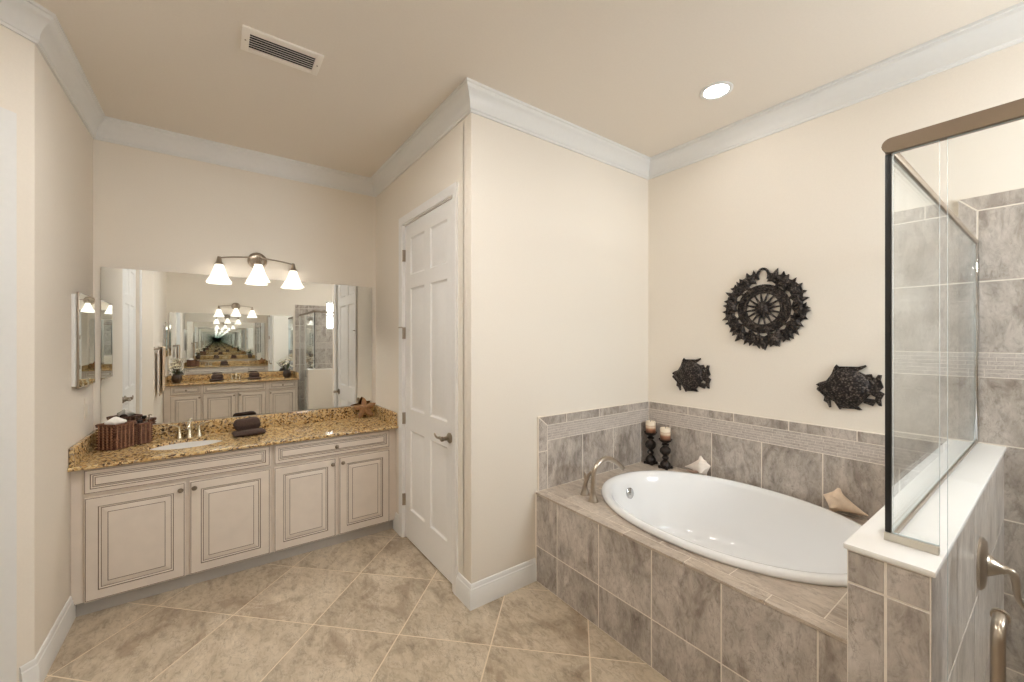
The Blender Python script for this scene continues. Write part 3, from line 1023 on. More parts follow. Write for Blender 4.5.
mb = MB(); mb.lathe([(0, 0), (.012, 0), (.013, .01), (.013, .115), (.012, .120), (0, .110)], b0, n=20); mb.build('body', M['tissue'], r)
mb = MB(); mb.lathe([(0, .119), (.0145, .119), (.0145, .144), (.012, .148), (0, .148)], b0, n=20); mb.build('lid', M['iron'], r)

def folded_towel(label, c, ang):
    root = thing('folded_towel', label, 'towel', (c[0], c[1], CT), 'folded brown towels on the counters')
    ca, sa = math.cos(ang), math.sin(ang)
    W = lambda x, y, z: (c[0] + ca * x - sa * y, c[1] + sa * x + ca * y, CT + z)
    def pad(w, d, h, zb, y0, lean=0.0, seed=1):
        bm = bmesh.new()
        bmesh.ops.create_grid(bm, x_segments=18, y_segments=12, size=.5)
        rnd = random.Random(seed)
        a1, a2 = rnd.uniform(0, 6), rnd.uniform(0, 6)
        top = []
        vs_, fs = [], []
        nx, ny = 20, 14
        for side in (1, -1):
            for i in range(nx + 1):
                for j in range(ny + 1):
                    x, y = i / nx * 2 - 1, j / ny * 2 - 1
                    e = (max(0, 1 - abs(x) ** 5) * max(0, 1 - abs(y) ** 5)) ** .4
                    wob = 1 + .08 * math.sin(3 * x + a1) + .06 * math.sin(5 * y + a2)
                    zz = zb + h / 2 + side * h / 2 * e * (wob if side > 0 else 1)
                    vs_.append(W(x * w / 2 * (1 - .02 * math.sin(6 * y + a1)), y0 + y * d / 2 + lean * (zz - zb), zz))
        n1 = (nx + 1) * (ny + 1)
        for s_ in (0, 1):
            for i in range(nx):
                for j in range(ny):
                    q = [s_ * n1 + i * (ny + 1) + j, s_ * n1 + (i + 1) * (ny + 1) + j, s_ * n1 + (i + 1) * (ny + 1) + j + 1, s_ * n1 + i * (ny + 1) + j + 1]
                    fs.append(tuple(q))
        bm.free()
        mb = MB(); mb.add(vs_, fs)
        return mb
    pad(.20, .135, .036, 0, -.02, 0, 1).build('lower_fold', M['towel'], root, smooth=60)
    pad(.165, .07, .085, .026, .030, .25, 2).build('upper_fold', M['towel'], root, smooth=60)
    return root
folded_towel('dark brown towel folded on the granite between sink and starfish', (.195, 3.535), .12)
t = folded_towel('dark brown folded towel nearer the hanging towel on the opposite counter, seen in the mirror', (0, 0), .1)
t.location = (.02, -.92, CT); t.rotation_euler.z = PI
t2 = copy_tree(t); t2.location = (.55, -.92, CT); t2['label'] = 'dark brown folded towel nearer the shower on the opposite counter, seen in the mirror'

# starfish leaning on the corner splash
mb = MB()
root_c = Vector((1.100, 3.632, CT))
nrm = Vector((-.25, -.86, .42)).normalized()
upv = (Vector((0, 0, 1)) - nrm * nrm.z).normalized()
rtv = upv.cross(nrm)
ctr = root_c + upv * .096
vs_ = []
n = 60
rings = [(1.0, -.004), (1.0, .004), (.72, .012), (.42, .018), (.0, .022)]
def star_r(a):
    k = (a * 5 / (2 * PI)) % 1
    d = abs(k - .5) * 2
    return .046 + .058 * d ** 1.4
for s_, hgt in rings:
    for i in range(n):
        a = 2 * PI * i / n
        rr = star_r(a) * s_
        aa = a + PI / 2 + .12
        vs_.append(ctr + rtv * (rr * math.cos(aa)) + upv * (rr * math.sin(aa)) + nrm * (hgt * (0.45 + .55 * (1 - s_) + .25 * s_)))
fs = [tuple(range(n))]
for k in range(len(rings) - 1):
    for i in range(n):
        j = (i + 1) % n
        fs.append((k * n + i, k * n + j, (k + 1) * n + j, (k + 1) * n + i))
dz = CT + .001 - min(v.z for v in vs_); dy = min(0, 3.727 - max(v.y for v in vs_))
dx = min(0, 1.164 - max(v.x for v in vs_))
mb.add([v + Vector((dx, dy, dz)) for v in vs_], fs)
o = mb.build('starfish', M['star'], smooth=60)
tag(o, 'brown dried starfish leaning in the right corner of the granite counter', 'starfish')

# ---------------------------------------------------------------- opposite counter: flowers, hanging towel
def flowers(label, c, seed):
    rnd = random.Random(seed)
    root = thing('flower_arrangement', label, 'flowers', c, 'flower arrangements on the opposite counter')
    C0 = Vector(c)
    mb = MB()
    mb.lathe([(0, 0), (.045, 0), (.062, .03), (.070, .065), (.064, .105), (.048, .130), (.050, .140), (.044, .138), (.040, .10), (0, .09)], c, n=28)
    mb.build('vase', M['vase'], root)
    ms, mp_, ml = MB(), MB(), MB()
    for k in range(9):
        a = rnd.uniform(0, 2 * PI); sp = rnd.uniform(.03, .11); hh = rnd.uniform(.20, .36)
        tip = C0 + Vector((math.cos(a) * sp, math.sin(a) * sp * .7, hh))
        ms.tube([C0 + Vector((0, 0, .10)), C0 + Vector((math.cos(a) * sp * .3, math.sin(a) * sp * .2, hh * .65)), tip], .003, 6, 0, 1)
        ax = (tip - C0 - Vector((0, 0, .12))).normalized()
        e1 = ax.orthogonal().normalized(); e2 = ax.cross(e1)
        for q in range(7):
            b = 2 * PI * q / 7
            dr = e1 * math.cos(b) + e2 * math.sin(b)
            sd = ax.cross(dr)
            L = rnd.uniform(.040, .058)
            pts = [tip, tip + dr * L * .5 + sd * .013 + ax * .010, tip + dr * L + ax * .022, tip + dr * L * .5 - sd * .013 + ax * .010]
            low = [p_ - ax * .003 for p_ in pts]
            mp_.add(pts + low, [(0, 1, 2, 3), (7, 6, 5, 4), (0, 4, 5, 1), (1, 5, 6, 2), (2, 6, 7, 3), (3, 7, 4, 0)])
    for k in range(8):
        a = rnd.uniform(0, 2 * PI); L = rnd.uniform(.12, .22); hz = rnd.uniform(.05, .36)
        dr = Vector((math.cos(a), math.sin(a) * .6, hz / L)).normalized(); sd = dr.cross(Vector((0, 0, 1))).normalized()
        p0 = C0 + Vector((0, 0, .13))
        nn = sd.cross(dr)
        pts = [p0, p0 + dr * L * .45 + sd * .014, p0 + dr * L, p0 + dr * L * .45 - sd * .014]
        low = [p_ - nn * .002 for p_ in pts]
        ml.add(pts + low, [(0, 1, 2, 3), (7, 6, 5, 4), (0, 4, 5, 1), (1, 5, 6, 2), (2, 6, 7, 3), (3, 7, 4, 0)])
    ms.build('stems', M['stem'], root); mp_.build('blossoms', M['petal'], root, smooth=0); ml.build('leaves', M['leaf'], root, smooth=0)
    return root
flowers('white flowers in a dark vase beside the hanging towel, seen in the mirror', (-.50, -.92, CT), 4)
flowers('white flowers in a dark vase near the shower, seen in the mirror', (1.055, -.92, CT), 9)

r = thing('towel_bar', 'nickel towel bar on the near-left wall, carrying the taupe towel in the reflection', 'towel bar', (XL, .27, 1.43))
mb = MB(); mb.tube([(XL + .065, .04, 1.43), (XL + .065, .50, 1.43)], .009, 12); mb.build('bar', M['nickel'], r)
for y in (.05, .49):
    mb = MB(); mb.lathe([(0, 0), (.024, 0), (.022, .008), (.010, .014), (.010, .06), (.013, .066), (0, .075)], (XL + .0005, y, 1.43), (1, 0, 0), 16); mb.build('post', M['nickel'], r)
mb = MB()
vs_, fs = [], []
ny = 24
path = [(.050, .80), (.052, 1.10), (.052, 1.35), (.052, 1.425), (.0575, 1.443), (.065, 1.446), (.0735, 1.443), (.079, 1.425), (.078, 1.30), (.074, 1.05), (.072, .86)]
for dx in (0, .007):
    for k, (x, z) in enumerate(path):
        for i in range(ny + 1):
            y = .10 + .30 * i / ny
            f_ = .004 * math.sin(i * .55) * (1 if z < 1.40 else 0)
            nx_ = dx * (1 if k >= 5 else -1)
            zz = z + (dx if 3 <= k <= 7 else 0)
            vs_.append((XL + x + nx_ + f_, y + .0 * k, zz))
K = len(path); n1 = K * (ny + 1)
for s_ in (0, 1):
    for k in range(K - 1):
        for i in range(ny):
            a = s_ * n1 + k * (ny + 1) + i
            fs.append((a, a + 1, a + ny + 2, a + ny + 1))
for k in range(K - 1):
    for i in (0, ny):
        a = k * (ny + 1) + i
        fs.append((a, a + ny + 1, a + ny + 1 + n1, a + n1))
for k in (0, K - 1):
    for i in range(ny):
        a = k * (ny + 1) + i
        fs.append((a, a + 1, a + 1 + n1, a + n1))
mb.add(vs_, fs)
tag(mb.build('hand_towel', M['taupe_towel'], smooth=60), 'taupe towel hanging from the nickel bar, seen at the left of the mirror', 'towel')

# ---------------------------------------------------------------- ceiling fittings
r = thing('ceiling_vent', 'white slatted air vent in the ceiling above the vanity area', 'vent', (.275, 2.328, ZC))
x0, x1, y0, y1 = .100, .448, 2.235, 2.420
mb = MB()
for a, b in (((x0, y0), (x0 + .032, y1)), ((x1 - .032, y0), (x1, y1)), ((x0 + .032, y0), (x1 - .032, y0 + .040)), ((x0 + .032, y1 - .030), (x1 - .032, y1))):
    mb.box((a[0], a[1], ZC - .010), (b[0], b[1], ZC), 0, .002)
mb.build('frame', M['vent'], r)
mb = MB(); mb.box((x0 + .025, y0 + .03, ZC - .0025), (x1 - .025, y1 - .02, ZC)); mb.build('duct_opening', M['dark'], r)  # dark plate painted in for the shade inside the duct
for k in range(6):
    y = y0 + .052 + k * .0185
    mb = MB()
    mb.prism([(y, ZC - .010), (y + .009, ZC - .003), (y + .0105, ZC - .0042), (y + .0015, ZC - .0112)], lambda u, v, d: (d, u, v), x0 + .03, x1 - .03)
    mb.build('slat', M['vent'], r)
for x in (x0 + .016, x1 - .016):
    mb = MB(); mb.lathe([(0, 0), (.004, 0), (.003, .002), (0, .0022)], (x, (y0 + y1) / 2, ZC - .0122), n=10); mb.build('screw', M['dark_nickel'], r)

def can_light(label, x, y, lens='can'):
    r = thing('recessed_light', label, 'ceiling light', (x, y, ZC), 'recessed ceiling lights')  # one shape for the tub light and the added unseen lights
    mb = MB(); mb.lathe([(.088, 0), (.088, -.004), (.082, -.007), (.068, -.006), (.062, -.001), (.062, 0)], (x, y, ZC), n=36); mb.build('trim_ring', M['trim'], r)
    mb = MB(); mb.lathe([(0, -.0035), (.062, -.0025), (.062, -.0005), (0, -.0005)], (x, y, ZC), n=32); mb.build('lens', M[lens], r)
    return r
can_light('lit round recessed light in the ceiling above the bathtub', 2.355, 1.205, 'can_dim')
can_light('lit round recessed light in the ceiling above the middle of the floor', .30, 1.05, 'can_bright')  # added out of view to brighten the vanity side and door wall
can_light('lit round recessed light in the ceiling in front of the near vanity', .10, 1.80, 'can_bright')  # extra unseen light for the left wall and vanity fronts
can_light('lit round recessed light in the ceiling inside the shower', 2.10, -.45)  # unseen light put in for more brightness
can_light('lit round recessed light in the ceiling in front of the opposite vanity', .30, -.45, 'can_bright')  # added behind the view to lift the whole room

# ---------------------------------------------------------------- tub surround, splash tiles
TZ = .570
TCX, TCY, TA, TB = 2.290, 1.140, .530, .720
r = thing('tub_surround', 'taupe stone-tiled box surround with deck, around the white oval bathtub', 'tub surround', ((TF + XF) / 2, 1.15, 0))
mb = MB()
# backing for the front, then its tiles
mb.box((TF - .0012, HW1 + .001, 0), (TF + .06, YC - .001, TZ - .008), 1)
fp = pl((TF + .0065, 0, 0), (0, 1, 0), (0, 0, 1), (-1, 0, 0))
ys = steps(YC - .015, HW1, 1.815, .328)[::-1]
tiles(mb, fp, grid_rects(ys, [0.0, .229, TZ - .012]), 0)
mb.build('front_panel', [M['tile'], M['grout']], r, smooth=0)
def cut_sheet(mb, x0, x1, y0, y1, z0, z1, mat, cell=.011, k=.945):
    nx, ny = max(1, round((x1 - x0) / cell)), max(1, round((y1 - y0) / cell))
    bm = bmesh.new()
    g = [[bm.verts.new((x0 + (x1 - x0) * i / nx, y0 + (y1 - y0) * j / ny, z1)) for j in range(ny + 1)] for i in range(nx + 1)]
    keep = []
    for i in range(nx):
        for j in range(ny):
            cx, cy_ = x0 + (x1 - x0) * (i + .5) / nx, y0 + (y1 - y0) * (j + .5) / ny
            if math.hypot((cx - TCX) / (TA * k), (cy_ - TCY) / (TB * k)) > 1:
                keep.append(bm.faces.new((g[i][j], g[i + 1][j], g[i + 1][j + 1], g[i][j + 1])))
    bmesh.ops.delete(bm, geom=[v for v in bm.verts if not v.link_faces], context='VERTS')
    if not keep:
        bm.free(); return
    ret = bmesh.ops.extrude_face_region(bm, geom=keep)
    for v in [e for e in ret['geom'] if isinstance(e, bmesh.types.BMVert)]:
        v.co.z = z0
    mb.bm(bm, mat)
mb = MB()
cut_sheet(mb, TF + .002, XF - .016, HW1 + .001, YC - .001, TZ - .030, TZ - .0008, 1)
g_ = .0022
edge = TF + .062
yb_ = steps(YC - .012, HW1, 1.652, .328)[::-1]
for j in range(len(yb_) - 1):
    cut_sheet(mb, TF - .006, edge - g_, yb_[j] + g_, yb_[j + 1] - g_, TZ - .012, TZ, 0)
yd = steps(YC - .012, HW1, 1.815, .328)[::-1]
xd = [edge, edge + .328, edge + .656, edge + .984, XF - .0165]
for i in range(len(xd) - 1):
    for j in range(len(yd) - 1):
        cut_sheet(mb, xd[i] + g_, xd[i + 1] - g_, yd[j] + g_, yd[j + 1] - g_, TZ - .012, TZ, 0)
mb.build('deck', [M['deck_tile'], M['grout']], r, smooth=0)

# splash on the closet wall
mb = MB()
CX0 = 1.683
sp = pl((0, YC - .0065, 0), (1, 0, 0), (0, 0, 1), (0, -1, 0))
mb.box((CX0 - .0005, YC - .0143, 0.0), (XF - .0005, YC, 1.0478), 1)
Z0, Z1, Z2, Z3 = TZ, .888, .986, 1.048
b = .076
tiles(mb, sp, grid_rects(steps(CX0 + b, XF - .014, 2.086, .328), [Z0, Z1]), 0)
tiles(mb, sp, mosaic_rects(CX0 + b, XF - .014, Z1, Z2), 2, .0007, .0085)
ub = steps(CX0, XF - .014, 1.93, .328)
for i in range(len(ub) - 1):
    if i == 0:
        tiles(mb, sp, [[(CX0 + b, Z2), (ub[1], Z2), (ub[1], Z3), (CX0, Z3)]], 0)
    else:
        tiles(mb, sp, [rect(ub[i], ub[i + 1], Z2, Z3)], 0)
tiles(mb, sp, [[(CX0, .822), (CX0 + b, .822), (CX0 + b, Z2), (CX0, Z3)], rect(CX0, CX0 + b, Z0, .822)], 0)
struct(mb.build('trim_3', [M['tile'], M['grout'], M['mosaic']], smooth=0))
# splash on the wall behind the tub
mb = MB()
rp = pl((XF - .0065, 0, 0), (0, -1, 0), (0, 0, 1), (-1, 0, 0))
mb.box((XF - .0143, HW1 + .001, 0), (XF, YC - .0005, 1.0478), 1)
tiles(mb, rp, grid_rects(steps(-(YC - .018), -HW1, -1.82, .3275), [Z0, Z1]), 0)
tiles(mb, rp, mosaic_rects(-(YC - .018), -HW1, Z1, Z2), 2, .0007, .0085)
tiles(mb, rp, grid_rects(steps(-(YC - .018), -HW1, -1.671, .33), [Z2, Z3]), 0)
struct(mb.build('trim_4', [M['tile'], M['grout'], M['mosaic']], smooth=0))

# bathtub
r = thing('bathtub', 'white oval drop-in bathtub set into the tiled deck', 'bathtub', (TCX, TCY, TZ))
mb = MB()
pr = [(.985, TZ + .001), (1.0, TZ + .003), (1.008, TZ + .014), (1.004, TZ + .026), (.992, TZ + .033), (.972, TZ + .036), (.945, TZ + .034), (.925, TZ + .026), (.905, TZ + .008), (.885, .52), (.86, .45), (.825, .36), (.78, .27), (.72, .215), (.62, .188), (.45, .178), (.2, .176), (.0, .176)]
n = 96
vs_, fs = [], []
for k, (s_, z) in enumerate(pr):
    for i in range(n):
        a = 2 * PI * i / n
        ex = 2 / 2.12
        cx_ = math.copysign(abs(math.cos(a)) ** ex, math.cos(a)); sy_ = math.copysign(abs(math.sin(a)) ** ex, math.sin(a))
        q = max(0, min(1, (TZ - z) / .4))
        slope = 1 - .16 * q * (1 if sy_ < 0 else .3)
        vs_.append((TCX + TA * s_ * cx_, TCY + TB * s_ * sy_ * slope, z))
for k in range(len(pr) - 1):
    for i in range(n):
        j = (i + 1) % n
        fs.append((k * n + i, k * n + j, (k + 1) * n + j, (k + 1) * n + i))
mb.add(vs_, fs)
mb.build('tub_shell', M['porcelain'], r, smooth=60)
mb = MB(); mb.lathe([(0, 0), (.036, 0), (.036, .008), (.030, .013), (.012, .015), (.012, .020), (0, .021)], (2.285, TCY + TB * .868, .500), (0, -.96, .2), 28)
mb.build('overflow_plate', M['chrome'], r)
mb = MB(); mb.lathe([(0, 0), (.034, 0), (.030, .006), (0, .008)], (2.285, TCY + .28, .1765), n=24); mb.build('drain', M['chrome'], r)

# tub faucet
r = thing('tub_faucet', 'brushed nickel arched tub filler with side lever on the tiled deck corner', 'faucet', (1.87, 1.72, TZ))
mb = MB()
f0 = Vector((1.850, 1.695, TZ))
mb.lathe([(0, 0), (.032, 0), (.031, .006), (.024, .022), (.018, .045), (.016, .055), (0, .056)], f0, n=24)
d_ = Vector((.98, -.05, 0)).normalized()
A = lambda u, z: f0 + d_ * u + Vector((0, 0, z))
mb.tube([A(0, .04), A(0, .12), A(.002, .17), A(.03, .215), A(.085, .242), A(.14, .236), A(.20, .205), A(.258, .155)], [.018, .0155, .015, .0155, .016, .0165, .017, .0155], 16, 0, 2)
mb.build('spout', M['nickel'], r)
mb = MB()
h0 = Vector((1.888, 1.800, TZ))
mb.lathe([(0, 0), (.030, 0), (.029, .006), (.022, .022), (.017, .045), (.015, .055), (0, .056)], h0, n=24)
mb.tube([h0 + Vector((0, 0, .045)), h0 + Vector((.0, -.008, .09)), h0 + Vector((.01, -.030, .135)), h0 + Vector((.012, -.04, .150))], [.015, .013, .010, .008], 14, 0, 2)
mb.tube([h0 + Vector((0, -.006, .088)), h0 + Vector((-.016, -.014, .128)), h0 + Vector((-.020, -.016, .145))], [.008, .007, .006], 10, 0, 1)
mb.build('lever', M['nickel'], r)

# candle holders and candles on the deck
def candle_holder(label, x, y, k, hgt):
    r = thing('candle_holder', label, 'candle holder', (x, y, TZ), 'bronze candle holders')
    mb = MB()
    sc = hgt / .23
    mb.prism([(x + .045 * math.cos(PI / 4 + PI / 2 * i), y + .045 * math.sin(PI / 4 + PI / 2 * i)) for i in range(4)], lambda u, v, d: (u, v, d), TZ + .012 * 0, TZ + .016)
    for i in range(4):
        a = PI / 4 + PI / 2 * i
        mb.lathe([(0, 0), (.010, 0), (.013, .008), (.010, .018), (0, .02)], (x + .043 * math.cos(a), y + .043 * math.sin(a), TZ), n=10)
    mb.build('foot', M['iron'], r)
    mb = MB()
    z = [(0.036, .014), (.040, .022), (.038, .040), (.024, .058), (.014, .068), (.020, .076), (.026, .086), (.020, .096), (.013, .104), (.024, .112), (.037, .128), (.041, .145), (.036, .163), (.020, .178), (.015, .186), (.026, .192), (.026, .200), (.016, .206), (.020, .212), (.030, .216), (0, .216)]
    mb.lathe([(rr, zz * sc) for rr, zz in z], (x, y, TZ), n=28, wave=lambda a, t: 1 + .05 * math.cos(8 * a) * (1 if .1 < t < .8 else 0))
    mb.build('stem', M['iron'], r)
    mb = MB()
    mb.lathe([(0, .214 * sc), (.030, .214 * sc), (.044, .226 * sc), (.050, .240 * sc), (.047, .240 * sc), (.040, .232 * sc), (0, .228 * sc)], (x, y, TZ), n=28)
    mb.build('dish', M['iron'], r)
    zt = TZ + .2285 * sc
    c = thing('pillar_candle', 'layered cream and brown pillar candle on the ' + k, 'candle', (x, y, zt), 'layered pillar candles')
    mb = MB(); mb.lathe([(0, 0), (.0365, 0), (.038, .004), (.038, .092), (.035, .097), (.024, .093), (0, .091)], (x, y, zt), n=32); mb.build('wax', M['wax'], c)
    mb = MB(); mb.tube([(x, y, zt + .09), (x + .001, y, zt + .100), (x + .003, y, zt + .106)], .0014, 6); mb.build('wick', M['gasket'], c)
candle_holder('taller dark bronze candle holder in the corner of the tub deck', 2.775, 1.940, 'taller corner holder', .240)
candle_holder('shorter dark bronze candle holder on the deck, in front of the taller one', 2.768, 1.806, 'shorter front holder', .212)

# sea shells on the deck
def conch(name, label, p_tip, p_spire, R, mat, seed, up):
    # sits just clear of the deck
    """Conch: tapered tip, knobbed shoulder, short spire, flared opening."""
    rnd = random.Random(seed)
    a, b = Vector(p_tip), Vector(p_spire)
    ax = (b - a); L = ax.length; ax.normalize()
    e1 = (Vector(up) - ax * ax.dot(Vector(up))).normalized(); e2 = ax.cross(e1)
    r = thing(name, label, 'shell', ((a + b) / 2)[:], 'sea shells on the tub deck')
    mb = MB()
    n = 40
    vs_, fs = [], []
    prof = [(0.0, .06), (.12, .16), (.28, .36), (.45, .62), (.60, .86), (.70, 1.0), (.76, .94), (.82, .66), (.88, .46), (.94, .26), (1.0, .04)]
    for t, rr in prof:
        for i in range(n):
            th = 2 * PI * i / n
            kn = 1 + (.38 * max(0, math.cos(6 * th)) ** 3 if .66 < t < .8 else (.25 * max(0, math.cos(6 * th + .5)) ** 3 if .8 < t < .9 else 0.0))
            fl = 1 + .35 * max(0, math.cos(th - 2.2)) ** 3 * max(0, 1 - abs(t - .5) / .5)
            q = R * rr * kn * fl
            vs_.append(a + ax * (L * t) + e1 * (q * math.cos(th)) + e2 * (q * math.sin(th) * .72))
    for k in range(len(prof) - 1):
        for i in range(n):
            j = (i + 1) % n
            fs.append((k * n + i, k * n + j, (k + 1) * n + j, (k + 1) * n + i))
    fs += [tuple(range(n)), tuple((len(prof) - 1) * n + i for i in range(n))]
    dz = TZ + .0015 - min(v.z for v in vs_)
    a = a + Vector((0, 0, dz))
    mb.add([v + Vector((0, 0, dz)) for v in vs_], fs)
    mb.build('shell_body', mat, r, smooth=50)
    mb = MB()
    pts = []
    for k in range(9):
        t = .10 + .62 * k / 8
        pts.append(a + ax * (L * t) + (e1 * math.cos(2.2) + e2 * math.sin(2.2) * .72) * (R * 1.02 * math.sin(PI * min(1, t / .72 * .62 + .1))))
    mb.tube(pts, [.003, .006, .008, .009, .009, .009, .008, .006, .003], 8)
    mb.build('shell_lip', M['shell_in'], r)
    return r
conch('sea_shell', 'white knobbed sea shell on the deck behind the middle of the tub', (2.800, 1.665, .600), (2.802, 1.475, .650), .054, M['shell'], 2, (0, 0, 1))
conch('sea_shell', 'tan knobbed sea shell on the deck near the half wall end of the tub', (2.796, .622, .600), (2.802, .820, .650), .056, M['shell_tan'], 5, (0, 0, 1))

# ---------------------------------------------------------------- metal wall art
def wplane(yc, zc):
    return lambda u, v, d: (XF - .004 - d, yc - u, zc + v)
FISH = [(-0.1486, 0.0083), (-0.1315, 0.0219), (-0.0977, 0.0365), (-0.0744, 0.0747), (-0.0613, 0.1151), (-0.0514, 0.1308), (-0.0417, 0.1202), (0.0096, 0.1222), (0.0441, 0.1224), (0.078, 0.1343), (0.081, 0.125), (0.0596, 0.1082), (0.0441, 0.0986), (0.0749, 0.0823), (0.1022, 0.0866), (0.1064, 0.0711), (0.1172, 0.0641), (0.1291, 0.0851), (0.1438, 0.0829), (0.1391, 0.0566), (0.1509, 0.0198), (0.135, -0.0016), (0.1555, -0.0145), (0.1409, -0.0475), (0.1438, -0.082), (0.132, -0.0802), (0.1201, -0.061), (0.1082, -0.0855), (0.0719, -0.0743), (0.0657, -0.0689), (0.0441, -0.0947), (0.0627, -0.1124), (0.0503, -0.1149), (0.0285, -0.11), (-0.0255, -0.1155), (-0.0352, -0.1238), (-0.043, -0.1124), (-0.0613, -0.0806), (-0.0797, -0.0719), (-0.0758, -0.1157), (-0.0844, -0.1178), (-0.0944, -0.0929), (-0.1112, -0.0821), (-0.1064, -0.0569), (-0.1452, -0.0196), (-0.1417, -0.0087), (-0.1315, -0.003)]
FH1 = [(0.0919, 0.0521), (0.1022, 0.0556), (0.1154, 0.0377), (0.1082, 0.0314)]
FH2 = [(0.081, -0.0469), (0.098, -0.0232), (0.119, -0.0378), (0.1154, -0.0486)]
def metal_fish(label, yc, zc):
    r = thing('metal_fish', label, 'wall art', (XF, yc, zc), 'dark metal fish on the wall')
    P = wplane(yc, zc)
    mb = MB(); mb.prism(FISH, P, 0, .010, 0, holes=[FH1, FH2]); mb.build('fins', M['cast'], r, smooth=30)
    # domed, scaled body
    mb = MB()
    rim = [(-.134, .010), (-.097, .034), (-.070, .075), (-.045, .108), (0, .114), (.040, .100), (.072, .075), (.092, .045), (.100, .010), (.094, -.020), (.074, -.050), (.045, -.085), (.005, -.104), (-.030, -.106), (-.058, -.078), (-.095, -.050), (-.128, -.018)]
    n = len(rim)
    cu, cv = -.005, .004
    rings = [1.0, .96, .85, .7, .5, .28, 0.02]
    vs_, fs = [], []
    for s_ in rings:
        for u, v in rim:
            vs_.append(P(cu + (u - cu) * s_, cv + (v - cv) * s_, .008 + .034 * math.sqrt(max(0, 1 - s_ * s_))))
    for k in range(len(rings) - 1):
        for i in range(n):
            j = (i + 1) % n
            fs.append((k * n + i, k * n + j, (k + 1) * n + j, (k + 1) * n + i))
    fs.append(tuple((len(rings) - 1) * n + i for i in range(n)))
    mb.add(vs_, fs)
    mb.build('body', M['cast'], r, smooth=50)
    mb = MB(); mb.lathe([(0, .0), (.007, 0), (.005, .004), (0, .005)], P(-.094, .008, .026), (-1, 0, 0), 14); mb.build('eye', M['iron'], r)
    return r
metal_fish('smaller-looking dark metal fish on the wall above the candles', 1.655, 1.280)
metal_fish('dark metal fish whose tail meets the black edge of the shower glass', .723, 1.277)

r = thing('metal_medallion', 'large round dark metal leaf-wreath medallion with sunburst centre on the wall', 'wall art', (XF, 1.158, 1.748))
P = wplane(1.158, 1.748)
def ring(mb, r0, r1, d0, d1, n=48):
    out = [(r1 * math.cos(2 * PI * i / n), r1 * math.sin(2 * PI * i / n)) for i in range(n)]
    inn = [(r0 * math.cos(2 * PI * i / n), r0 * math.sin(2 * PI * i / n)) for i in range(n)]
    mb.prism(out, P, d0, d1, 0, holes=[inn])
mb = MB()
ring(mb, .100, .114, 0, .014); ring(mb, .110, .158, 0, .007)
for i in range(40):
    a = 2 * PI * i / 40
    mb.lathe([(0, 0), (.011, 0), (.009, .006), (0, .008)], P(.134 * math.cos(a), .134 * math.sin(a), .006), (-1, 0, 0), 8)
rnd = random.Random(12)
def leaf_poly(c, ang, R):
    out = []
    for k in range(10):
        rr = R if k % 2 == 0 else R * .52
        rr *= rnd.uniform(.88, 1.08)
        if k == 0: rr *= 1.12
        a = ang + 2 * PI * k / 10
        out.append((c[0] + rr * math.cos(a), c[1] + rr * math.sin(a)))
    return out
for i in range(18):
    a = 2 * PI * i / 18 + .04 + PI / 2 - 2 * PI * 4 / 18
    a = a % (2 * PI)
    if abs(a - PI / 2) < .18: continue
    rr = .204 + (.004 if i % 2 else -.004)
    c = (rr * math.cos(a), rr * math.sin(a))
    lp = leaf_poly(c, a + rnd.uniform(-.25, .25), .053)
    h0 = .004 + .006 * (i % 3)
    # leaf with a raised middle
    n = len(lp)
    vs_ = [P(u, v, 0) for u, v in lp] + [P(u, v, h0 + .003) for u, v in lp] + [P(c[0] + (u - c[0]) * .5, c[1] + (v - c[1]) * .5, h0 + .013) for u, v in lp]
    fs = [tuple(range(n)), tuple(2 * n + k for k in range(n))]
    for q in (0, 1):
        for k in range(n):
            j = (k + 1) % n
            fs.append((q * n + k, q * n + j, (q + 1) * n + j, (q + 1) * n + k))
    mb.add(vs_, fs)
for i in range(18):
    a = 2 * PI * (i + .1) / 18 + rnd.uniform(-.05, .05)
    if abs(a - PI / 2) < .2: continue
    c = (.222 * math.cos(a), .222 * math.sin(a))
    mb.prism(leaf_poly(c, a + rnd.uniform(-.6, .6), .036), P, 0, .006 + .003 * (i % 2))
for i in range(18):
    a = 2 * PI * i / 18
    if abs(a - PI / 2) < .2: continue
    mb.tube([P(.15 * math.cos(a), .15 * math.sin(a), .006), P(.195 * math.cos(a + .05), .195 * math.sin(a + .05), .012), P(.232 * math.cos(a - .02), .232 * math.sin(a - .02), .007)], [.008, .007, .004], 6)
mb.prism([(0, -.262), (.030, -.222), (0, -.190), (-.030, -.222)], P, 0, .008, 0, holes=[[(0, -.246), (.014, -.222), (0, -.204), (-.014, -.222)]])
mb.build('leaf_wreath', M['cast'], r, smooth=30)
mb = MB()
for i in range(16):
    a = 2 * PI * (i + .3) / 16
    mb.tube([P(.038 * math.cos(a), .038 * math.sin(a), .010), P(.075 * math.cos(a), .075 * math.sin(a), .010), P(.106 * math.cos(a), .106 * math.sin(a), .008)], [.0085, .0065, .0045], 8)
mb.build('sun_rays', M['cast'], r)
mb = MB(); mb.lathe([(0, 0), (.050, 0), (.050, .006), (.044, .014), (.036, .012), (.028, .020), (0, .026)], P(0, 0, 0), (-1, 0, 0), 28, wave=lambda a, t: 1 + .04 * math.cos(10 * a)); mb.build('boss', M['cast'], r)
mb = MB()
mb.tube([P(.033 * math.cos(a_), .215 + .044 * math.sin(a_), .008) for a_ in [-.6 + (PI + 1.2) * k / 14 for k in range(15)]], .008, 8); mb.build('hanging_loop', M['cast'], r)

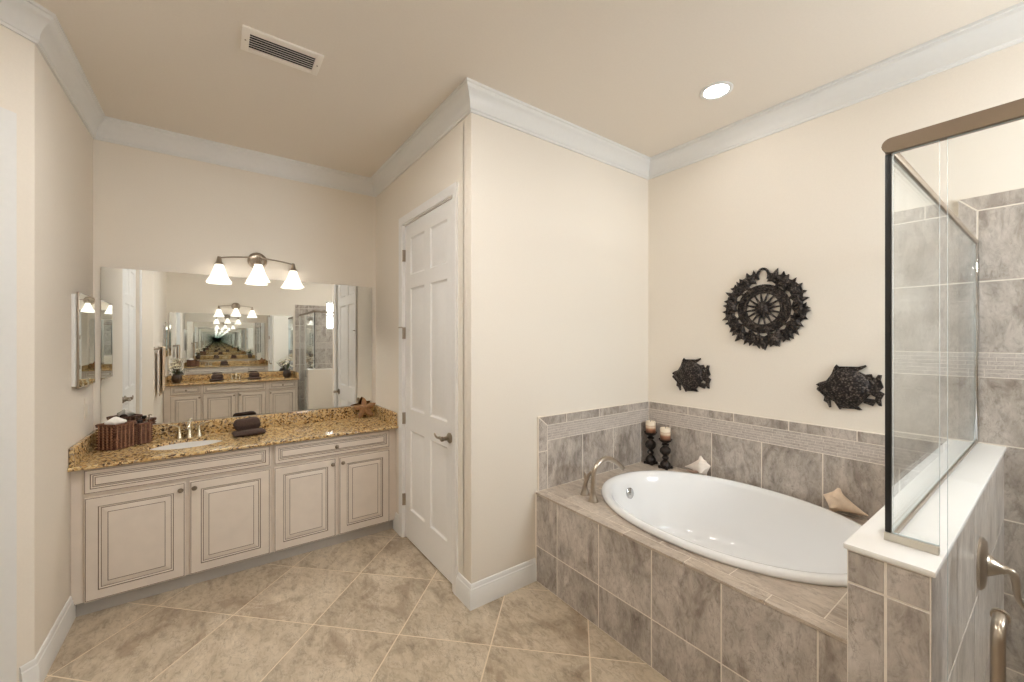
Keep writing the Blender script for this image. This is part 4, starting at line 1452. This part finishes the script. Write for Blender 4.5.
# ---------------------------------------------------------------- shower half wall
HZ = 1.057
hw = bpy.data.objects.new('wall_half', None); COL.objects.link(hw); struct(hw); hw['_base'] = (0, 0, 0)
mb = MB(); mb.box((HWX + .0092, HW0 + .008, 0), (XF, HW1, HZ - .0005)); mb.build('wall_core', M['paint'], hw)
mb = MB()
ep = pl((HWX + .0085, 0, 0), (0, -1, 0), (0, 0, 1), (-1, 0, 0))
mb.box((HWX + .0008, HW0 + .0004, 0), (HWX + .009, HW1 - .001, HZ - .0005), 1)
tiles(mb, ep, grid_rects([-HW1, -.2375, -(HW0 + .000)], [0, .325, .653, .981, HZ]), 0, .0028)
mb.build('end_tiles', [M['tile'], M['grout']], hw, smooth=0)
mb = MB()
ip = pl((0, HW0 + .0085, 0), (1, 0, 0), (0, 0, 1), (0, -1, 0))
mb.box((HWX + .0092, HW0 + .0008, 0), (XF - .015, HW0 + .0078, HZ - .0005), 1)
tiles(mb, ip, grid_rects(steps(HWX, XF - .014, HWX + .33, .33), [.085, .415, .744, HZ]), 0)
mb.build('shower_side_tiles', [M['tile'], M['grout']], hw, smooth=0)
mb = MB(); mb.box((HWX - .004, HW0 - .007, HZ), (XF - .015, HW1 + .006, HZ + .0138), 0, .003); mb.build('cap', M['slab'], hw)

# shower wall tiles
mb = MB()
mb.box((XF - .0143, YO, 0), (XF, .3065, 2.2145), 1)
TB0, TB1 = -.307, -.244
ST = 2.147
rows = [0, .085, .415, .744, 1.074, 1.378]
ucols = steps(TB1, -YO - .014, TB1 + .33, .33)
tiles(mb, rp, grid_rects(ucols, rows), 0)
tiles(mb, rp, mosaic_rects(TB1, -YO - .014, 1.378, 1.488), 2, .0007, .0085)
tiles(mb, rp, grid_rects(ucols, [1.488, 1.817, ST]), 0)
tb = steps(TB0, -YO - .014, -.08, .33)
tiles(mb, rp, [[(TB1, ST), (tb[1], ST), (tb[1], 2.215), (TB0, 2.215)]] + [rect(tb[i], tb[i + 1], ST, 2.215) for i in range(1, len(tb) - 1)], 0)
tiles(mb, rp, [rect(TB0, TB1, 1.075, 1.40), rect(TB0, TB1, 1.40, 1.73), [(TB0, 1.73), (TB1, 1.73), (TB1, ST), (TB0, 2.215)]], 0)
struct(mb.build('trim_5', [M['tile'], M['grout'], M['mosaic']], smooth=0))
mb = MB()
op = pl((0, YO + .0065, 0), (1, 0, 0), (0, 0, 1), (0, 1, 0))
X0 = 1.222
mb.box((X0, YO, 0), (WX0, YO + .0143, 2.215), 1); mb.box((WX1, YO, 0), (XF - .008, YO + .0143, 2.215), 1); mb.box((WX0, YO, 0), (WX1, YO + .0143, WZ0), 1)
uc = [X0, X0 + .07, 1.46, WX0]
uc2 = [WX1, XF - .014]
rws = rows
for uu in (uc, uc2):
    tiles(mb, op, grid_rects(uu, rws), 0); tiles(mb, op, mosaic_rects(uu[0], uu[-1], 1.378, 1.488), 2, .0007, .0085)
    tiles(mb, op, grid_rects(uu, [1.488, 1.817, ST, 2.215]), 0)
tiles(mb, op, grid_rects([WX0, 2.1, 2.43, WX1], rws), 0); tiles(mb, op, mosaic_rects(WX0, WX1, 1.378, 1.488), 2, .0007, .0085)
tiles(mb, op, grid_rects([WX0, 2.1, 2.43, WX1], [1.488, WZ0]), 0)
struct(mb.build('trim_6', [M['tile'], M['grout'], M['mosaic']], smooth=0))

# shower curb
mb = MB(); mb.box((1.235, YO + .001, 0), (1.365, HW0 - .002, .085), 1)
cpz = pl((1.2355, 0, 0), (0, 1, 0), (0, 0, 1), (-1, 0, 0))
tiles(mb, cpz, grid_rects(steps(YO + .001, HW0, YO + .33, .33), [0, .085]), 0)
mb.box((1.222, YO + .001, .085), (1.375, HW0 - .002, .104), 2, .003)
struct(mb.build('trim_7', [M['tile'], M['grout'], M['slab']], smooth=0))

M['edge'] = plain('polished_glass_edge', srgb(206, 214, 212), 0.15)
def pane(mb, a, b, axis):
    mb.box(a, b)
    for k, f in enumerate(mb.f[-6:]):
        vv = [mb.v[i] for i in f]
        if max(v[axis] for v in vv) - min(v[axis] for v in vv) > 1e-4:
            mb.m[len(mb.m) - 6 + k] = 1
# ---------------------------------------------------------------- shower glass
GY = .252; GX = 1.302; GT = .008
r = thing('shower_enclosure', 'frameless clear glass shower enclosure with bronze header on the half wall', 'shower enclosure', (GX, GY, 0))
zb, zt = HZ + .014, 1.995
mb = MB(); pane(mb, (GX + .012, GY - GT / 2, zb + .013), (XF - .028, GY + GT / 2, 1.991), 1); mb.build('side_panel', [M['glass'], M['edge']], r, smooth=0)
mb = MB(); pane(mb, (GX - GT / 2, .167, zb + .019), (GX + GT / 2, GY - .008, 1.993), 0); mb.build('fixed_panel', [M['glass'], M['edge']], r, smooth=0)
mb = MB(); pane(mb, (GX - GT / 2, -.560, .112), (GX + GT / 2, .155, 1.993), 0); d = mb.build('glass_door', [M['glass'], M['edge']], r, smooth=0)
mb = MB(); pane(mb, (GX - GT / 2, YO + .018, .106), (GX + GT / 2, -.566, 1.993), 0); mb.build('fixed_panel', [M['glass'], M['edge']], r, smooth=0)
mb = MB(); mb.box((GX - .004, GY - .005, zb + .0182), (GX + .006, GY + .006, zt - .002), 0, .001); mb.build('corner_post', M['gasket'], r)
# header: rounded bar
mb = MB()
hp = []
for k in range(9):
    a = PI / 2 + PI * k / 8
    hp.append((-.0 + .017 * math.cos(a), .017 * math.sin(a)))
capsule = [(GY - .006 + .017 * math.cos(PI / 2 - PI * k / 8), 2.011 + .017 * math.sin(PI / 2 - PI * k / 8)) for k in range(9)]
capsule += [(YO + .016, 1.994), (YO + .016, 2.028)]
mb.prism(capsule, lambda u, v, d: (GX + d, u, v), -.011, .011, 0)
mb.build('header', M['bronze'], r, smooth=25)
mb = MB(); mb.box((GX + .012, GY - .009, 1.992), (XF - .016, GY + .009, 2.012), 0, .002); mb.build('top_rail', M['bronze'], r)
mb = MB(); mb.box((GX - .010, .167, zb), (GX + .008, GY + .007, zb + .018), 0, .001); mb.build('sill_channel', M['sill'], r)
mb = MB(); mb.box((GX + .012, GY - .008, zb), (XF - .012, GY + .008, zb + .012), 0, .001); mb.build('sill_channel', M['nickel'], r)
mb = MB(); mb.box((XF - .026, GY - .010, zb + .012), (XF - .010, GY + .010, 1.990), 0, .002); mb.build('wall_channel', M['chrome'], r)
mb = MB()
hy, hz = .080, .985
pts = [(GX - .004, hy, hz), (GX - .030, hy, hz), (GX - .050, hy, hz - .004), (GX - .062, hy, hz - .022), (GX - .063, hy, hz - .06), (GX - .063, hy, hz - .30), (GX - .062, hy, hz - .338), (GX - .050, hy, hz - .356), (GX - .030, hy, hz - .36), (GX - .004, hy, hz - .36)]
mb.tube(pts, .0105, 16, 0, 2)
for z in (hz, hz - .36):
    mb.lathe([(0, 0), (.014, 0), (.014, .008), (0, .008)], (GX - .0042, hy, z), (-1, 0, 0), 20)
mb.build('door_pull', M['nickel'], d)

# shower valve
r = thing('shower_valve', 'brushed nickel round shower valve with curved lever on the half wall shower side', 'shower valve', (1.985, HW0, .832))
mb = MB(); mb.lathe([(0, 0), (.082, 0), (.082, .006), (.070, .014), (.035, .018), (.032, .022), (0, .022)], (1.985, HW0 - .0005, .832), (0, -1, 0), 36); mb.build('escutcheon', M['nickel'], r)
mb = MB(); mb.lathe([(0, .018), (.032, .018), (.031, .024), (.024, .034), (.016, .046), (.013, .054), (0, .055)], (1.985, HW0, .832), (0, -1, 0), 24)
v0 = Vector((1.985, HW0 - .048, .832))
mb.tube([v0, v0 + Vector((0, -.014, .003)), v0 + Vector((0, -.024, -.010)), v0 + Vector((0, -.027, -.045)), v0 + Vector((0, -.028, -.075)), v0 + Vector((0, -.042, -.098))], [.012, .0115, .010, .009, .008, .006], 12, 0, 2)
mb.build('lever', M['nickel'], r)

# ---------------------------------------------------------------- tidy
for o in list(bpy.data.objects):
    if '_base' in o:
        del o['_base']
